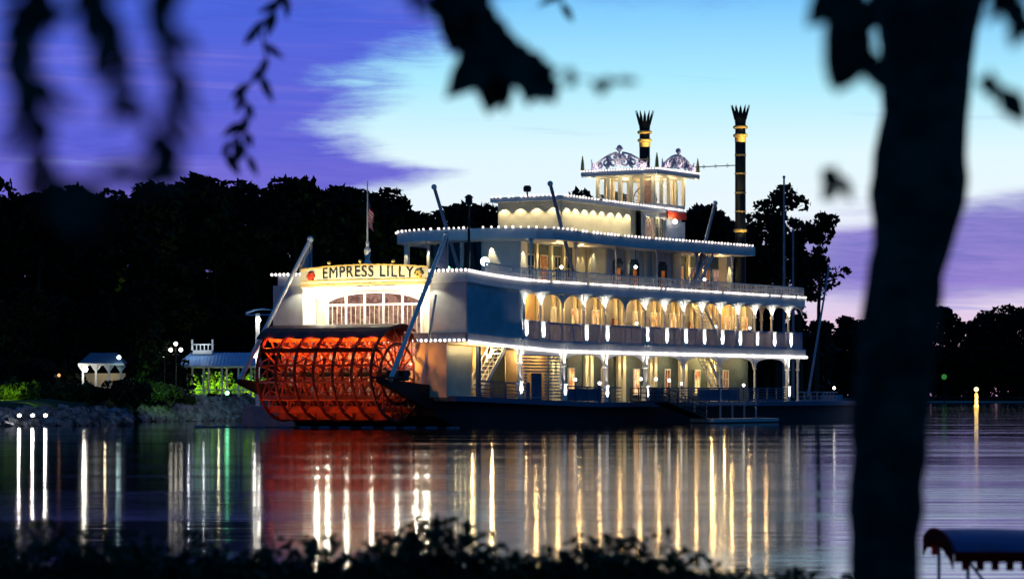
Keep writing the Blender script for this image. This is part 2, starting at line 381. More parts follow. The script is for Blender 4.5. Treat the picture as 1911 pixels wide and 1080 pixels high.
# left treeline: photo (x, top y, distance, variant)
LT = [(-30,335,300),(22,378,310),(75,372,300),(128,350,318),(185,366,305),(240,372,330),(300,352,334),(352,338,346),(402,352,336),(455,346,338),(505,338,345),(556,346,334),(606,362,340),(655,352,336),(702,362,346),(745,392,338),(782,405,330)]
WL = ['at the far left edge','left of the gazebo','just left of the gazebo roof','over the gazebo','right of the gazebo','left of the three globe lamp','behind the three globe lamp','over the cupola of the dock pavilion','over the dock pavilion','left of the stern','over the left stern corner','behind the left stern spar','over the left end of the name board','left of the flagstaff','behind the flagstaff','right of the flagstaff','just left of the top deck roof']
for i, ((x,y,Y), wd) in enumerate(zip(LT, WL)):
    p = at(x, HOR, Y); h = (HOR-y)/FPX*Y+CAMZ-1.5
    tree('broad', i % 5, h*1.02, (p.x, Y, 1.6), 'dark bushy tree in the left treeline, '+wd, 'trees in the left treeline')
UL = [(-5,560,275),(60,540,280),(125,560,285),(190,545,290),(260,560,290),(330,540,325),(395,560,330),(460,550,330),(520,560,335),(580,520,340),(640,500,345),(700,500,345),(770,470,350)]
for i, (x,y,Y) in enumerate(UL):
    p = at(x, HOR, Y)
    tree('broad', (i+2) % 5, (HOR-y)/FPX*Y+1.5, (p.x, Y, 1.4), 'low dark tree growing under the left treeline', 'low trees under the left treeline')
# behind the riverboat
BT = [(848,376,380,3,'pair of the small dark trees showing over the aft roof, left one'),(890,384,385,1,'right one of the small dark trees showing over the aft roof'),(1103,352,380,0,'dark tree top showing just left of the pilot house'),(1132,360,390,2,'dark tree top behind the left pilot house windows'),
      (960,430,390,4,'low dark tree hidden behind the top deck near its aft rail'),(1030,440,400,1,'low dark tree hidden behind the middle of the top deck'),(1190,430,395,3,'low dark tree hidden behind the cabin under the pilot house'),
      (1312,385,370,1,'dark tree between pilot house and right smokestack'),(1345,398,380,4,'dark tree just left of the right smokestack'),(1408,425,365,2,'dark tree just right of the right smokestack')]
for x,y,Y,v,lb in BT:
    p = at(x, HOR, Y); tree('broad', v, (HOR-y)/FPX*Y+1.2, (p.x, Y, 1.4), lb.replace('pair of the small dark trees showing over the aft roof, left one','left one of the small dark trees showing over the aft roof'), 'trees behind the riverboat')
PT = [(1452,352,355,0,'tall loose pine behind the tall white mast'),(1430,385,365,1,'pine between the right smokestack and the tall mast'),(1523,392,340,2,'tall pine with a bare trunk right of the bow, standing clear against the sky'),(1494,410,352,3,'slim pine between the mast and the tall bare trunked pine'),(1478,440,350,1,'lower pine just right of the tall mast')]
for x,y,Y,v,lb in PT:
    p = at(x, HOR, Y); tree('pine', v, (HOR-y)/FPX*Y+1.2, (p.x, Y, 1.4), lb, 'pines behind the bow', rz=v*1.3)
FT = [(1500,602,1020),(1535,596,1040),(1570,588,1010),(1605,592,1030),(1640,588,1020),(1680,580,1010),(1722,588,1040),(1762,570,1000),(1800,596,1040),(1838,578,1010),(1876,566,1000),(1915,572,1030),(1955,570,1010)]
for i, (x,y,Y) in enumerate(FT):
    p = at(x, HOR, Y); c = tree('broad', i % 5, (HOR-y)/FPX*Y+1, (p.x, Y, 1.2), 'far dark tree across the lake', 'trees across the lake')
    c['label'] = 'far dark tree across the lake, ' + ['behind the bow rail','right of the bow','behind the bare pine trunk','left of the near trunk','behind the near trunk, left side','behind the middle of the near trunk','behind the right side of the near trunk','just right of the near trunk above the green light','in the dip of the far treeline','above the lit marker','right of the lit marker','near the right edge','beyond the right edge'][i]
    c.scale = (c.scale[0]*1.35, c.scale[1]*1.35, c.scale[2])
UF = [(x, 640, 985) for x in range(1495, 1960, 34)]
for i, (x,y,Y) in enumerate(UF):
    p = at(x, HOR, Y); c = tree('broad', (i+1) % 5, 17, (p.x, Y, .6), 'low dark tree at the water line across the lake', 'low trees at the far water line'); c.scale = (1.15,1.1,.72)

def woods(name, x0, x1, y, h, n, seed, label, size):
    r = random.Random(seed); cs = []; rs = []
    for i in range(n): f = i/n; cs.append((x0+(x1-x0)*f+r.uniform(-2,2), y+r.uniform(-6,6), h*r.uniform(.05,.85))); rs.append(h*.22)
    o = bpy.data.objects.new(name, leaves_mesh(name, cs, rs, [70]*n, size, 'leafdark', seed)); COL.objects.link(o); tag(o, label, 'woods', kind='stuff')
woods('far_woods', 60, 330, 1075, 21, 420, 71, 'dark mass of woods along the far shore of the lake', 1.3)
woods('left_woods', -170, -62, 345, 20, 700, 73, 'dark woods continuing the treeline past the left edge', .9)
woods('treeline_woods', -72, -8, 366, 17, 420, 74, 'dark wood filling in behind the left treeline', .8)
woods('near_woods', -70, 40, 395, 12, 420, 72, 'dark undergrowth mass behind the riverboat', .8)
def bush(loc, wd, ht, m, label, group, seed, size=.3, n=14, name='shrub', per=60):
    r = random.Random(seed); cs = []; rs = []; tb = MB()
    for i in range(n):
        an = r.uniform(0,6.28); q = wd*.5*math.sqrt(r.random())*.85; z = ht*r.uniform(.25,.85)*(1-.35*(q/(wd*.5))**2)
        cs.append((q*math.cos(an), q*math.sin(an), z)); rs.append(min(wd,ht)*r.uniform(.16,.28)); tb.tube([(0,0,-.2), cs[-1]], [.03*ht,.012*ht], 5)
    root = thing(name, loc, label, 'shrub', group=group)
    o = bpy.data.objects.new('foliage', leaves_mesh('foliage', cs, rs, [per]*n, size, m, seed)); COL.objects.link(o); o.parent = root
    tb.build('stem', 'bark', root); return root

# ------------------------------------------------------------------ the riverboat
A = math.atan(3400/5500.); SA, CA = math.sin(A), math.cos(A)
OX, OY = -11.5785, 240.9427
W = 9.4
boat = thing('riverboat', (OX, OY, 0), 'white three deck paddle steamer strung with bulbs, red stern wheel and tall crowned smokestacks', 'riverboat', rz=math.pi/2-A)
def part(mb, name, m, parent=boat, **k): return mb.build(name, m, parent, **k)
def BB(): return MB(True)
def bl(kind, p, power, target=None, **k):
    f = lambda q: (q[0], -q[1], q[2])
    return lamp(kind, f(p), power*BK, parent=boat, target=f(target) if target is not None else None, **k)
BK = 4.0
def S3(u): return .5*max(0, 1-max(u,0)/12)**2
def S2(u): return .62*max(0, 1-max(u,0)/15)**1.2
def S1(u): return .55*max(0, 1-max(u,0)/22)**1.2
us = lambda a, b, n: [a+(b-a)*i/n for i in range(n+1)]
D1, D2, D3, DR = 1.95, 6.96, 11.97, 16.5          # deck levels amidships
COLU = [9.1,11.8]+[15.4+3.57*i for i in range(13)]  # promenade columns
LIT2 = [i for i in range(15) if i not in (2, 5)]
MAINU = [8.3,15.4,22.55,29.7,36.8,43.9,51.0,57.9]

# hull, bow and decks
def hw(u): return 9.2 if u < 62 else 9.2*math.cos(min(1,(u-62)/27.)*1.45)**.75
st = us(-1.5,62,16)+us(64,88,14)
part(BB().strip([(u, hw(u)*(.90 if u > 2 else .80), D1-.35+S1(u), -.6 if u > 2 else .9) for u in st]), 'hull', 'hull')
part(BB().strip([(u, hw(u)+.1, D1+S1(u), D1-.42+S1(u)) for u in st]), 'main_deck', 'navy')
def dw(u, c=3): return W
part(BB().strip([(u, W-.05, D2+S2(u), 6.26+S2(u)) for u in us(0,61.6,30)]), 'promenade_deck', 'white')
part(BB().strip([(u, W-.05, D3+S3(u), 11.12+S3(u)) for u in us(0,61.4,30)]), 'upper_deck', 'white')
# thin mouldings on the fascias
for S, zz in ((S2,D2-.02),(S3,11.16)):
    mb = BB()
    for a, b in zip(us(0,61.4,30), us(0,61.4,30)[1:]): mb.bar((a,W+.02,zz+S(a)), (b,W+.02,zz+S(b)), .1,.12)
    part(mb, 'fascia_moulding', 'white')

# columns
def column(u, v, z0, z1, ped, lit, name='column', rad=.13, flare=.75, pw=.27):
    mb = BB(); mb.lathe((u,v,z0), [(rad*1.5,0),(rad*1.5,.15),(rad,.25),(rad,(z1-z0)*.68),(rad*1.7,(z1-z0)*.70),(rad*1.2,(z1-z0)*.74),(rad*1.3,z1-z0)], 8)
    if ped: mb.box((u-pw,v-pw,z0), (u+pw,v+pw,z0+ped)); mb.box((u-pw-.05,v-pw-.05,z0+ped), (u+pw+.05,v+pw+.05,z0+ped+.1))
    # curved brackets either side, drawn as thin solid knees
    for s in (-1,1):
        k = 7; pts = [(u+s*rad*.5, v-.06, z1-1.35)]
        for i in range(k+1):
            a = math.pi/2*i/k; pts.append((u+s*(rad*.5+flare*(1-math.cos(a))), v-.06, z1-1.35+1.3*math.sin(a)))
        pts.append((u+s*rad*.5, v-.06, z1-.05)); mb.poly(pts, (0,.12,0))
    return part(mb, name, 'white')
for i, u in enumerate(COLU):
    S = S2(u); column(u, W-.3, D2+S, 11.14+S3(u), 1.55 if i in LIT2 else 0, 1, rad=.12 if i in LIT2 else .07, pw=.31)
for v in (-5,0,5): column(60.6, v, D2, 11.14, 1.5, 1)
for i, u in enumerate(COLU[:14]): column(u, -W+.3, D2+S2(u), 11.14+S3(u), 1.5, 0)
# arches between the promenade columns
def arch(u0, u1, v, zt, zs, rise, p=2., th=.1, name='arch_panel'):
    mb = BB(); n = 18; top = []; cur = []
    m = (u0+u1)/2; hwid = (u1-u0)/2-.12
    for i in range(n+1):
        tt = -1+2*i/n; cur.append((m+tt*hwid, v, zs+rise*(1-abs(tt)**p)**(1/p)))
    pts0 = [(u0+.02,v,zs)]+cur+[(u1-.02,v,zs)]
    vs = []; fs = []
    for q in pts0: vs += [(q[0],v-th/2,q[2]),(q[0],v+th/2,q[2]),(q[0],v-th/2,zt),(q[0],v+th/2,zt)]
    for i in range(len(pts0)-1):
        o = 4*i; fs += [(o,o+2,o+6,o+4),(o+1,o+5,o+7,o+3),(o,o+4,o+5,o+1),(o+2,o+3,o+7,o+6)]
    mb.add(vs, fs); return part(mb, name, 'white')
for a, b in zip(COLU, COLU[1:]): arch(a, b, W-.3, 11.13, 10.0, .98)
for a, b in zip(MAINU[1:], MAINU[2:]): arch(a, b, W-.3, 6.27, 4.95, 1.05, p=2.7)
arch(COLU[-1], 61.3, W-.3, 11.13, 10.4, .6)
# railings
def railing(path, h, name, m, pitch=.32, wd=.10, horiz=0, top=.12, S=None, z0=0, post=2.4):
    mb = BB(); z = lambda u: z0+(S(u) if S else 0)
    for (a, va), (b, vb) in zip(path, path[1:]):
        ln = math.hypot(b-a, vb-va); n = max(1, round(ln/2.0))
        for i in range(n):
            p = (a+(b-a)*i/n, va+(vb-va)*i/n); q = (a+(b-a)*(i+1)/n, va+(vb-va)*(i+1)/n)
            mb.bar((*p, z(p[0])+h), (*q, z(q[0])+h), .12, top)
            mb.bar((*p, z(p[0])+.12), (*q, z(q[0])+.12), .08, .1)
            for k in range(horiz): zz = h*(k+1)/(horiz+1); mb.bar((*p, z(p[0])+zz), (*q, z(q[0])+zz), .06, .09)
            mb.bar((*p, z(p[0])), (*p, z(p[0])+h+.05), .13, .13, (1,0,0))
            if pitch:
                nb = max(1, int(math.hypot(q[0]-p[0], q[1]-p[1])/pitch))
                for k in range(nb):
                    x = p[0]+(q[0]-p[0])*k/nb; y = p[1]+(q[1]-p[1])*k/nb; mb.bar((x,y,z(x)+.1), (x,y,z(x)+h), wd, .05, (1,0,0))
    return part(mb, name, m)
railing([(9.2,W-.32),(61.2,W-.32),(61.2,-W+.32)], 1.62, 'promenade_railing', 'railblue', .24, .15, S=S2, z0=D2)
railing([(3.0,W-.15),(61.2,W-.15),(61.2,-W+.2)], 1.02, 'upper_railing', 'white', .30, .07, S=S3, z0=D3, horiz=1)
railing([(2.0,W-.2),(8.2,W-.2)], 1.25, 'main_railing', 'navy', 0, horiz=3, S=S1, z0=D1)
railing([(15.6,W-.2),(25.2,W-.2)], 1.25, 'main_railing', 'navy', 0, horiz=3, S=S1, z0=D1)
railing([(29.8,W-.2),(57.5,W-.2)], 1.25, 'main_railing', 'navy', 0, horiz=4, S=S1, z0=D1)
for a, b in ((16.2,21.9),(30.5,33),(39.5,43.8),(44.2,47.5)): part(BB().box((a,W-.26,D1+.15), (b,W-.22,D1+1.15)), 'canvas_rail_screen', 'navy')
# main deck posts
for i, u in enumerate(MAINU):
    big = i in (0,1,2,3,7); column(u, W-.25, D1+S1(u), 6.28+S2(u), 1.35 if big else 0, 1, 'main_deck_post', rad=.19 if big else .11, flare=.95, pw=.24)
column(60.7, W-.5, D1, 6.28, 0, 1, 'main_deck_post', rad=.12)
column(60.7, 0, D1, 6.28, 0, 1, 'main_deck_post', rad=.12)
part(BB().box((1.75,W-.3,D1+.4), (2.05,W,6.5)), 'corner_post', 'navy')

# ---- cabins
def wall(us_, vs_, z0, z1, name, m):            # thin vertical wall through (u,v) points
    mb = BB()
    for (a, va), (b, vb) in zip(zip(us_, vs_), zip(us_[1:], vs_[1:])): mb.bar((a,va,(z0+z1)/2), (b,vb,(z0+z1)/2), .14, z1-z0)
    return part(mb, name, m)
# quarter walls of the promenade level (solid panels by the stern)
def sheerwall(pts, zb, zt, name, m):
    mb = BB(); vs = []; fs = []
    P = []
    for (a,va),(b,vb) in zip(pts, pts[1:]):
        n = max(1,int(math.hypot(b-a,vb-va)/1.5)); P += [(a+(b-a)*i/n, va+(vb-va)*i/n) for i in range(n)]
    P.append(pts[-1])
    for (p,q) in zip(P, P[1:]):
        n = Vector((q[1]-p[1], -(q[0]-p[0]), 0)).normalized()*.06
        vs = []
        for sgn in (-1,1):
            for e in (p,q): vs += [(e[0]+sgn*n.x, e[1]+sgn*n.y, zb(e[0])), (e[0]+sgn*n.x, e[1]+sgn*n.y, zt(e[0]))]
        mb.add(vs, [(0,1,3,2),(4,6,7,5),(0,2,6,4),(1,5,7,3),(0,4,5,1),(2,3,7,6)])
    return part(mb, name, m)
zb = lambda u: D2+S2(u)-.02; zt = lambda u: 11.2+S3(u)
sheerwall([(.15,5.75),(.15,W-.15),(9.05,W-.15)], zb, zt, 'quarter_wall', 'board')
sheerwall([(9.05,W-.2),(9.05,6.3)], zb, zt, 'quarter_wall', 'board')
sheerwall([(.15,-6.9),(.15,-W-.5),(9.0,-W+.1)], zb, zt, 'quarter_wall', 'board')
# side cabins, promenade level
wall([9.1,56,56,9.1], [6.3,6.3,-6.3,-6.3], D2, 11.1, 'promenade_cabin_wall', 'bluegrey')
wall([2.6,56,56,2.6], [5.8,5.8,-5.8,-5.8], D1, 6.25, 'main_cabin_wall', 'teal_wall')
def window(u0, u1, z0, z1, v, m, name='window', fm='white', d=1, pane='pane', bars=1, archt=False):
    n = BB()
    for a, b, c, e in ((u0-.1,u0,z0-.1,z1+.1),(u1,u1+.1,z0-.1,z1+.1),(u0,u1,z1,z1+.1),(u0,u1,z0-.1,z0)): n.box((a,v,c), (b,v+.12,e))
    for k in range(bars): x = u0+(u1-u0)*(k+1)/(bars+1); n.box((x-.03,v+.01,z0), (x+.03,v+.10,z1))
    n.box((u0,v+.015,(z0+z1)/2+.3), (u1,v+.09,(z0+z1)/2+.36))
    f = part(n, name, fm)
    BB().box((u0,v+.0,z0), (u1,v+.04,z1)).build(pane, m, f); return f
r = random.Random(3)
# promenade: window, pilasters in pairs, doors
kinds = {1:'b',2:'-',3:'d',4:'w',5:'b',6:'w',7:'d',8:'w',9:'w',10:'d',11:'s',12:'d',13:'w',14:'w'}
for i, u in enumerate(COLU[:14]):
    nxt = COLU[i+1] if i+1 < 15 else 61; m_ = (u+nxt)/2+1.2
    if m_ > 55: continue
    if i in (0,): part(BB().box((10.6,6.46,D2), (11.5,6.56,9.3)), 'door', 'brown'); part(BB().box((9.2,6.38,D2), (15.3,6.44,11.1)), 'wall_lining', 'amber'); part(BB().box((46.6,6.38,D2), (52.0,6.44,11.1)), 'wall_lining', 'amber'); continue
    if i == 1: continue
    k = ['w','d','b','w'][i % 4]
    if k == 'w': window(m_-.55, m_+.55, D2+1.0, D2+3.0, 6.4, 'warmwin')
    if k == 'b': window(m_-.35, m_+.35, D2+.9, D2+3.1, 6.4, 'whitewin')
    if k == 'd':
        d_ = part(BB().box((m_-.5,6.39,D2), (m_+.5,6.5,D2+2.4)), 'door', 'brown'); BB().box((m_-.3,6.5,D2+1.1), (m_+.3,6.53,D2+2.2)).build('door_glass', 'warmwin', d_)
    for a in (.15, .75, 2.75): part(BB().box((u+a,6.38,D2), (u+a+.32,6.6,11.1)), 'pilaster', 'cream')
# main deck wall
for i in range(14):
    u = 16.4+i*2.9
    if u > 54: break
    if i % 2 != 1: window(u-.45, u+.45, D1+.7, D1+2.9, 5.9, 'warmwin' if i % 4 else 'doorglow')
    else:
        for a in (-.75,.15): part(BB().box((u+a,5.9,D1), (u+a+.5,6.15,6.25)), 'pilaster', 'cream')
for u, z in ((20.6,3.9),(24.8,3.6),(25.7,3.0),(32.2,4.0),(35,4.0),(37.5,3.9),(39.9,3.6),(52.3,3.5),(18.4,4.1)):
    g_ = part(BB().ball((u,7.3,z), .14), 'table_lamp', 'globe'); BB().tube([(u,7.3,D1),(u,7.3,z-.1)], .04, 5).build('lamp_stem', 'black', g_)
for u in (11.5,30.9,46,50.4,53):
    g_ = part(BB().ball((u,7.6,D2+2.0), .13), 'wall_lamp', 'globe'); BB().bar((u,7.6,D2+2.12),(u,6.4,D2+2.12),.04,.04).build('lamp_arm', 'gold', g_)
# lit panel and stair bay near the stern, main deck
part(BB().box((-1.9,8.6,D1+.5), (1.7,8.75,6.45)), 'side_panel', 'cream')
part(BB().box((-2.05,5.75,D1+.45), (-1.9,8.75,6.75)), 'side_panel', 'cream')
part(BB().box((1.9,6.0,D1+.3), (8.6,6.14,6.6)), 'stair_wall', 'amber')
def stairs(u0, z0, u1, z1, v0, v1, m='white', name='staircase'):
    mb = BB(); n = 12
    for v in (v0, v1): mb.bar((u0,v,z0),(u1,v,z1),.08,.34); mb.bar((u0,v,z0+1.0),(u1,v,z1+1.0),.07,.10)
    for i in range(n):
        f = (i+.5)/n; u = u0+(u1-u0)*f; z = z0+(z1-z0)*f; mb.box((u-.2,v0,z-.03), (u+.2,v1,z+.03))
        if i % 2 == 0:
            for v in (v0,v1): mb.bar((u,v,z),(u,v,z+1),.05,.05,(1,0,0))
    return part(mb, name, m)
stairs(3.4,D1+.4,7.6,6.5,7.2,8.3)
stairs(47.6,D1+.1,43.6,6.2,7.0,8.0)
stairs(46.8,D2+.1,42.6,11.0,7.0,8.0)
stairs(40.5,D3+.1,44.0,D3+3.6,7.6,8.4)
# louvred screen bay
mb = BB()
for k in range(15):
    z = D1+.35+k*.27; mb.box((8.6,W-.32,z), (15.2,W-.22,z+.13)) if z > 4.4 or k < 1 else mb.box((12.4,W-.32,z), (15.2,W-.22,z+.13)).box((8.6,W-.32,z), (9.6,W-.22,z+.13))
part(mb, 'louvred_screen', 'grey')
part(BB().box((8.6,7.6,D1+.2), (15.3,7.7,6.3)), 'screen_wall', 'amber')
part(BB().box((10.6,W-.5,D1+.2), (12.2,W-.42,4.4)).box((9.7,W-.45,D1+.2), (10.3,W-.40,3.6)), 'screen_door', 'navy')
part(BB().box((8.5,W-.34,5.9), (15.3,W-.2,6.3)), 'screen_beam', 'white')

# ---- upper deck cabin (third level)
ZC0, ZC1 = D3, 15.75
CB = [(17.2,-5.6),(16.2,-3.6),(15.9,.9)]
# glazed aft lounge, white diagonal, side walls with a projecting door block
wall([15.9,17.0], [.9,4.0], ZC0, ZC1+.3, 'lounge_wall', 'white')
wall([17.2,31.4], [3.6,3.6], ZC0, ZC1+.4, 'cabin_wall', 'teal_wall')
wall([29.0,29.0,43.0,43.0], [3.7,5.5,5.5,3.7], ZC0, ZC1+.6, 'door_block_wall', 'board')
wall([43.0,55.0,55.0,41.1], [3.6,3.6,-6.4,-6.4], ZC0, ZC1+.5, 'cabin_wall', 'teal_wall')
wall([41.1,19,17.2],[-6.4,-6.4,-5.6], ZC0, ZC1+.3, 'cabin_wall', 'white')
wa = BB()
for (p, q) in ((CB[0],CB[1]),(CB[1],CB[2])): wa.bar((p[0]+.2,p[1],14.1),(q[0]+.2,q[1],14.1),.05,3.6)
part(wa, 'lounge_glazing', 'darkwin')
for p in (CB[0], CB[1], (16.05,-1.4), CB[2]): part(BB().box((p[0]-.12,p[1]-.14,ZC0), (p[0]+.12,p[1]+.14,ZC1+.3)), 'lounge_post', 'white')
part(BB().box((15.4,-7.0,ZC0), (15.7,-6.6,16.0)), 'lounge_post', 'white')
part(BB().box((16.8,3.8,ZC0), (17.9,4.1,ZC1+.3)), 'corner_pier', 'white')
for a, b in ((26.2,28.0),(28.4,29.9)): part(BB().box((a,3.7,ZC0), (b,4.0,ZC1+.4)), 'wall_pier', 'cream')
for u, m_ in ((19.0,'darkwin'),(21.2,'doorglow'),(23.6,'darkwin'),(25.2,'darkwin')): window(u-.55, u+.5, ZC0+.1, ZC0+2.7, 3.7, m_, 'side_window', fm='cream')
for u in (19.8,22.3,24.4): part(BB().box((u-.16,3.68,ZC0), (u+.16,3.98,ZC1+.3)), 'pilaster', 'cream')
part(BB().box((23.0,4.6,ZC0), (24.6,5.2,ZC0+.5)).box((23.0,5.0,ZC0+.5),(24.6,5.12,ZC0+1.0)), 'deck_bench', 'brown')
for k, u in enumerate((31.0,34.0,39.3)):
    d_ = part(BB().box((u-.85,5.58,ZC0), (u+.85,5.66,ZC0+2.6)).box((u-.6,5.58,ZC0+2.6), (u+.6,5.66,ZC0+2.85)), 'cabin_door', 'green_door')
    BB().box((u-.30,5.66,ZC0+.4), (u+.30,5.69,ZC0+2.0)).build('door_glass', 'doorglow', d_)
for u in (32.6,36.0,37.4,41.3): part(BB().box((u-.2,5.58,ZC0), (u+.2,5.8,ZC1+.4)), 'pilaster', 'cream')
for k, u in enumerate((46.0,49.0,51.4,53.4)): window(u-.6, u+.6, ZC0+.2, ZC0+2.6, 3.7, ('lampwarm2','doorglow','doorglow','rosewin')[k], 'side_window')
for u in (44.6,47.6,50.3): part(BB().box((u-.2,3.68,ZC0), (u+.2,3.95,ZC1+.4)), 'pilaster', 'cream')
part(BB().box((54.0,3.7,ZC0), (55.2,4.6,15.9)), 'end_wall', 'cream')
for u in (12.6,20.0,27.0,34.5,42.0,49.2): column(u, 7.7, D3, 15.75, 0, 1, 'upper_deck_post', rad=.07, flare=.45)
for u, v, z in ((21.8,5.2,13.7),(33.2,6.2,14.1),(48.3,5.2,13.5)):
    g_ = part(BB().ball((u,v,z), .15), 'deck_lantern', 'globe'); BB().tube([(u,v,z+.15),(u,v,15.8)], .03, 5).build('lantern_rod', 'black', g_)
# roof (hurricane deck), rounded aft
rs_ = [(13.0,1.8),(13.15,3.4),(13.7,5.2),(14.6,7.0),(15.8,8.0),(18,8.5),(24,8.6)]+[(u,8.6) for u in us(27,52.2,8)]
rz_ = lambda u: 16.5+max(0,(u-30))*.008+.25*max(0,1-(u-13)/10)
part(BB().strip([(u,w_,rz_(u),rz_(u)-.9) for u,w_ in rs_]), 'roof', 'white')
# texas cabin on the roof
TX0, TX1, TW = 25.0, 48.2, 3.25
part(BB().strip([(24.0,3.3,20.15,19.75),(24.3,3.7,20.15,19.75),(46.9,3.7,19.95,19.55),(47.4,3.5,19.95,19.55)]), 'texas_roof', 'white')
wall([TX1-1,39.6], [TW,TW], 16.4, 19.7, 'texas_wall', 'board')
wall([39.6,37.4], [TW-.7,TW-.7], 16.4, 19.7, 'texas_wall', 'cream')
wall([37.4,25,25,TX1-1,TX1-1], [TW,TW,-TW,-TW,TW], 16.4, 19.8, 'texas_wall', 'cream')
for u in (40.4,41.3,42.2,43.1): window(u-.3, u+.3, 16.9, 19.0, TW+.08, 'darkwin' if u > 42 else 'rosewin', fm='cream')
sgn = part(BB().box((43.6,TW+.45,19.1), (47.3,TW+.58,19.75)), 'red_name_strip', 'sign_red')
part(BB().box((43.6,TW+.06,16.5), (47.3,TW+.4,18.9)), 'stair_housing', 'board')
fl = part(BB().ball((44.3,TW+.95,18.8), .22, 10, 6), 'housing_lamp', 'globe')
bl('POINT', (44.3,TW+1.1,19.0), 30, col=(1,.85,.6))
# pilot house
PH0, PH1, PW = 42.3, 48.2, 3.0
ph = BB().box((PH0-.1,-PW-.1,19.9), (PH1+.1,PW+.1,20.5)); pho = part(ph, 'pilot_house', 'white')
mb = BB()
for v in (-3,-1.8,-.6,.6,1.8,3): mb.box((PH0-.12,v-.16,20.5), (PH0+.12,v+.16,23.3)); mb.box((PH1-.12,v-.13,20.5), (PH1+.12,v+.13,23.3))
for u in (43.8,45.2,46.7):
    for v in (-3,3): mb.box((u-.14,v-.12,20.5), (u+.14,v+.12,23.3))
mb.box((PH0-.15,-3.1,22.95), (PH1+.15,3.1,23.2))
mb.build('window_frame', 'cream', pho)
BB().box((PH0-.02,-2.9,20.6), (PH0+.02,2.9,22.9)).box((PH1-.02,-2.9,20.6), (PH1+.02,2.9,22.9)).box((PH0+.2,2.98,20.6), (PH1-.2,3.02,22.9)).build('glazing', 'glass', pho)
BB().box((41.0,-4.1,23.2), (49.4,4.1,23.55)).box((41.2,-3.9,23.55), (49.2,3.9,23.75)).build('pilot_house_roof', 'white', pho)
mb = BB()
for k in range(40):
    v = -4.05+k*8.1/40; mb.poly([(40.98,v,23.2),(40.98,v+.19,23.2),(40.98,v+.1,22.98)], (.04,0,0))
    u = 41.05+k*8.3/40; mb.poly([(u,4.08,23.2),(u+.2,4.08,23.2),(u+.1,4.08,22.98)], (0,.04,0))
mb.build('eave_trim', 'cream', pho)
BB().box((45.2,.2,20.5), (45.6,1.3,22.9)).build('chart_cabinet', 'brown', pho)
mb = BB()
ring = [(43.7, 1.3+1.25*math.cos(a), 20.9+1.25*math.sin(a)) for a in [2*math.pi*i/20 for i in range(21)]]
mb.tube(ring, .06, 6)
for i in range(8):
    a = math.pi*i/8; mb.bar((43.7,1.3-1.4*math.cos(a),20.9-1.4*math.sin(a)), (43.7,1.3+1.4*math.cos(a),20.9+1.4*math.sin(a)), .05,.05,(1,0,0))
mb.build('steering_wheel', 'brown', pho)
# scrollwork cresting
def scroll(mb, f, s, c, rad, turns=1.35, flip=1, start=0):
    pts = []
    for i in range(22):
        tt = i/21; a = start+flip*tt*turns*2*math.pi; q = rad*(1-.78*tt); pts.append(f(c[0]+q*math.cos(a), c[1]+q*math.sin(a)))
    mb.tube(pts, .115, 5)
def cresting(f, half, name):
    mb = BB()
    for s in (-1,1):
        scroll(mb, f, s, (s*half*.20,.62), .50, flip=s, start=math.pi/2)
        scroll(mb, f, s, (s*half*.45,.50), .42, flip=-s, start=-math.pi/2)
        scroll(mb, f, s, (s*half*.68,.32), .30, flip=s, start=math.pi/2)
        scroll(mb, f, s, (s*half*.10,1.12), .30, flip=-s, start=0)
        scroll(mb, f, s, (s*half*.36,1.02), .26, flip=s, start=0)
        scroll(mb, f, s, (s*half*.84,.22), .22, flip=-s, start=0)
        mb.tube([f(s*half*k/10, 1.45*math.cos(k/10*1.5)**1.2+.05) for k in range(1,10)], .11, 5)
        mb.tube([f(s*half*.92,0), f(s*half*.92,.5), f(s*half*.95,.95)], [.14,.10,.03], 6)
    mb.tube([f(0,0), f(0,1.9)], [.09,.07], 6); mb.ball(f(0,1.95), .26, 8, 5); mb.tube([f(-.35,1.9), f(0,1.55), f(.35,1.9)], .08, 5)
    mb.build(name, 'scroll', pho)
M['scroll'] = mat('lilac_and_copper_scrollwork', (.90,.80,.82), .4, 0, var=.1, scale=2.2, col2=(.30,.26,.50))
cresting(lambda a, z: (41.15, a, 23.75+z), 3.2, 'roof_cresting')
cresting(lambda a, z: (45.3+a, 4.0, 23.75+z*.9), 3.3, 'roof_cresting')
for u, v in ((41.15,-4),(41.15,4),(49.2,4)): BB().tube([(u,v,23.7),(u,v,24.4),(u,v,25.1)], [.22,.16,.03], 6).build('finial', 'goldp', pho)
mb = BB()
for k in range(28): mb.ball((40.96,-4+k*8/27.,23.62), .08, 6, 4)
for k in range(28): mb.ball((41.1+k*8.2/27.,4.14,23.62), .08, 6, 4)
mb.build('eave_bulbs', 'bulb', pho)
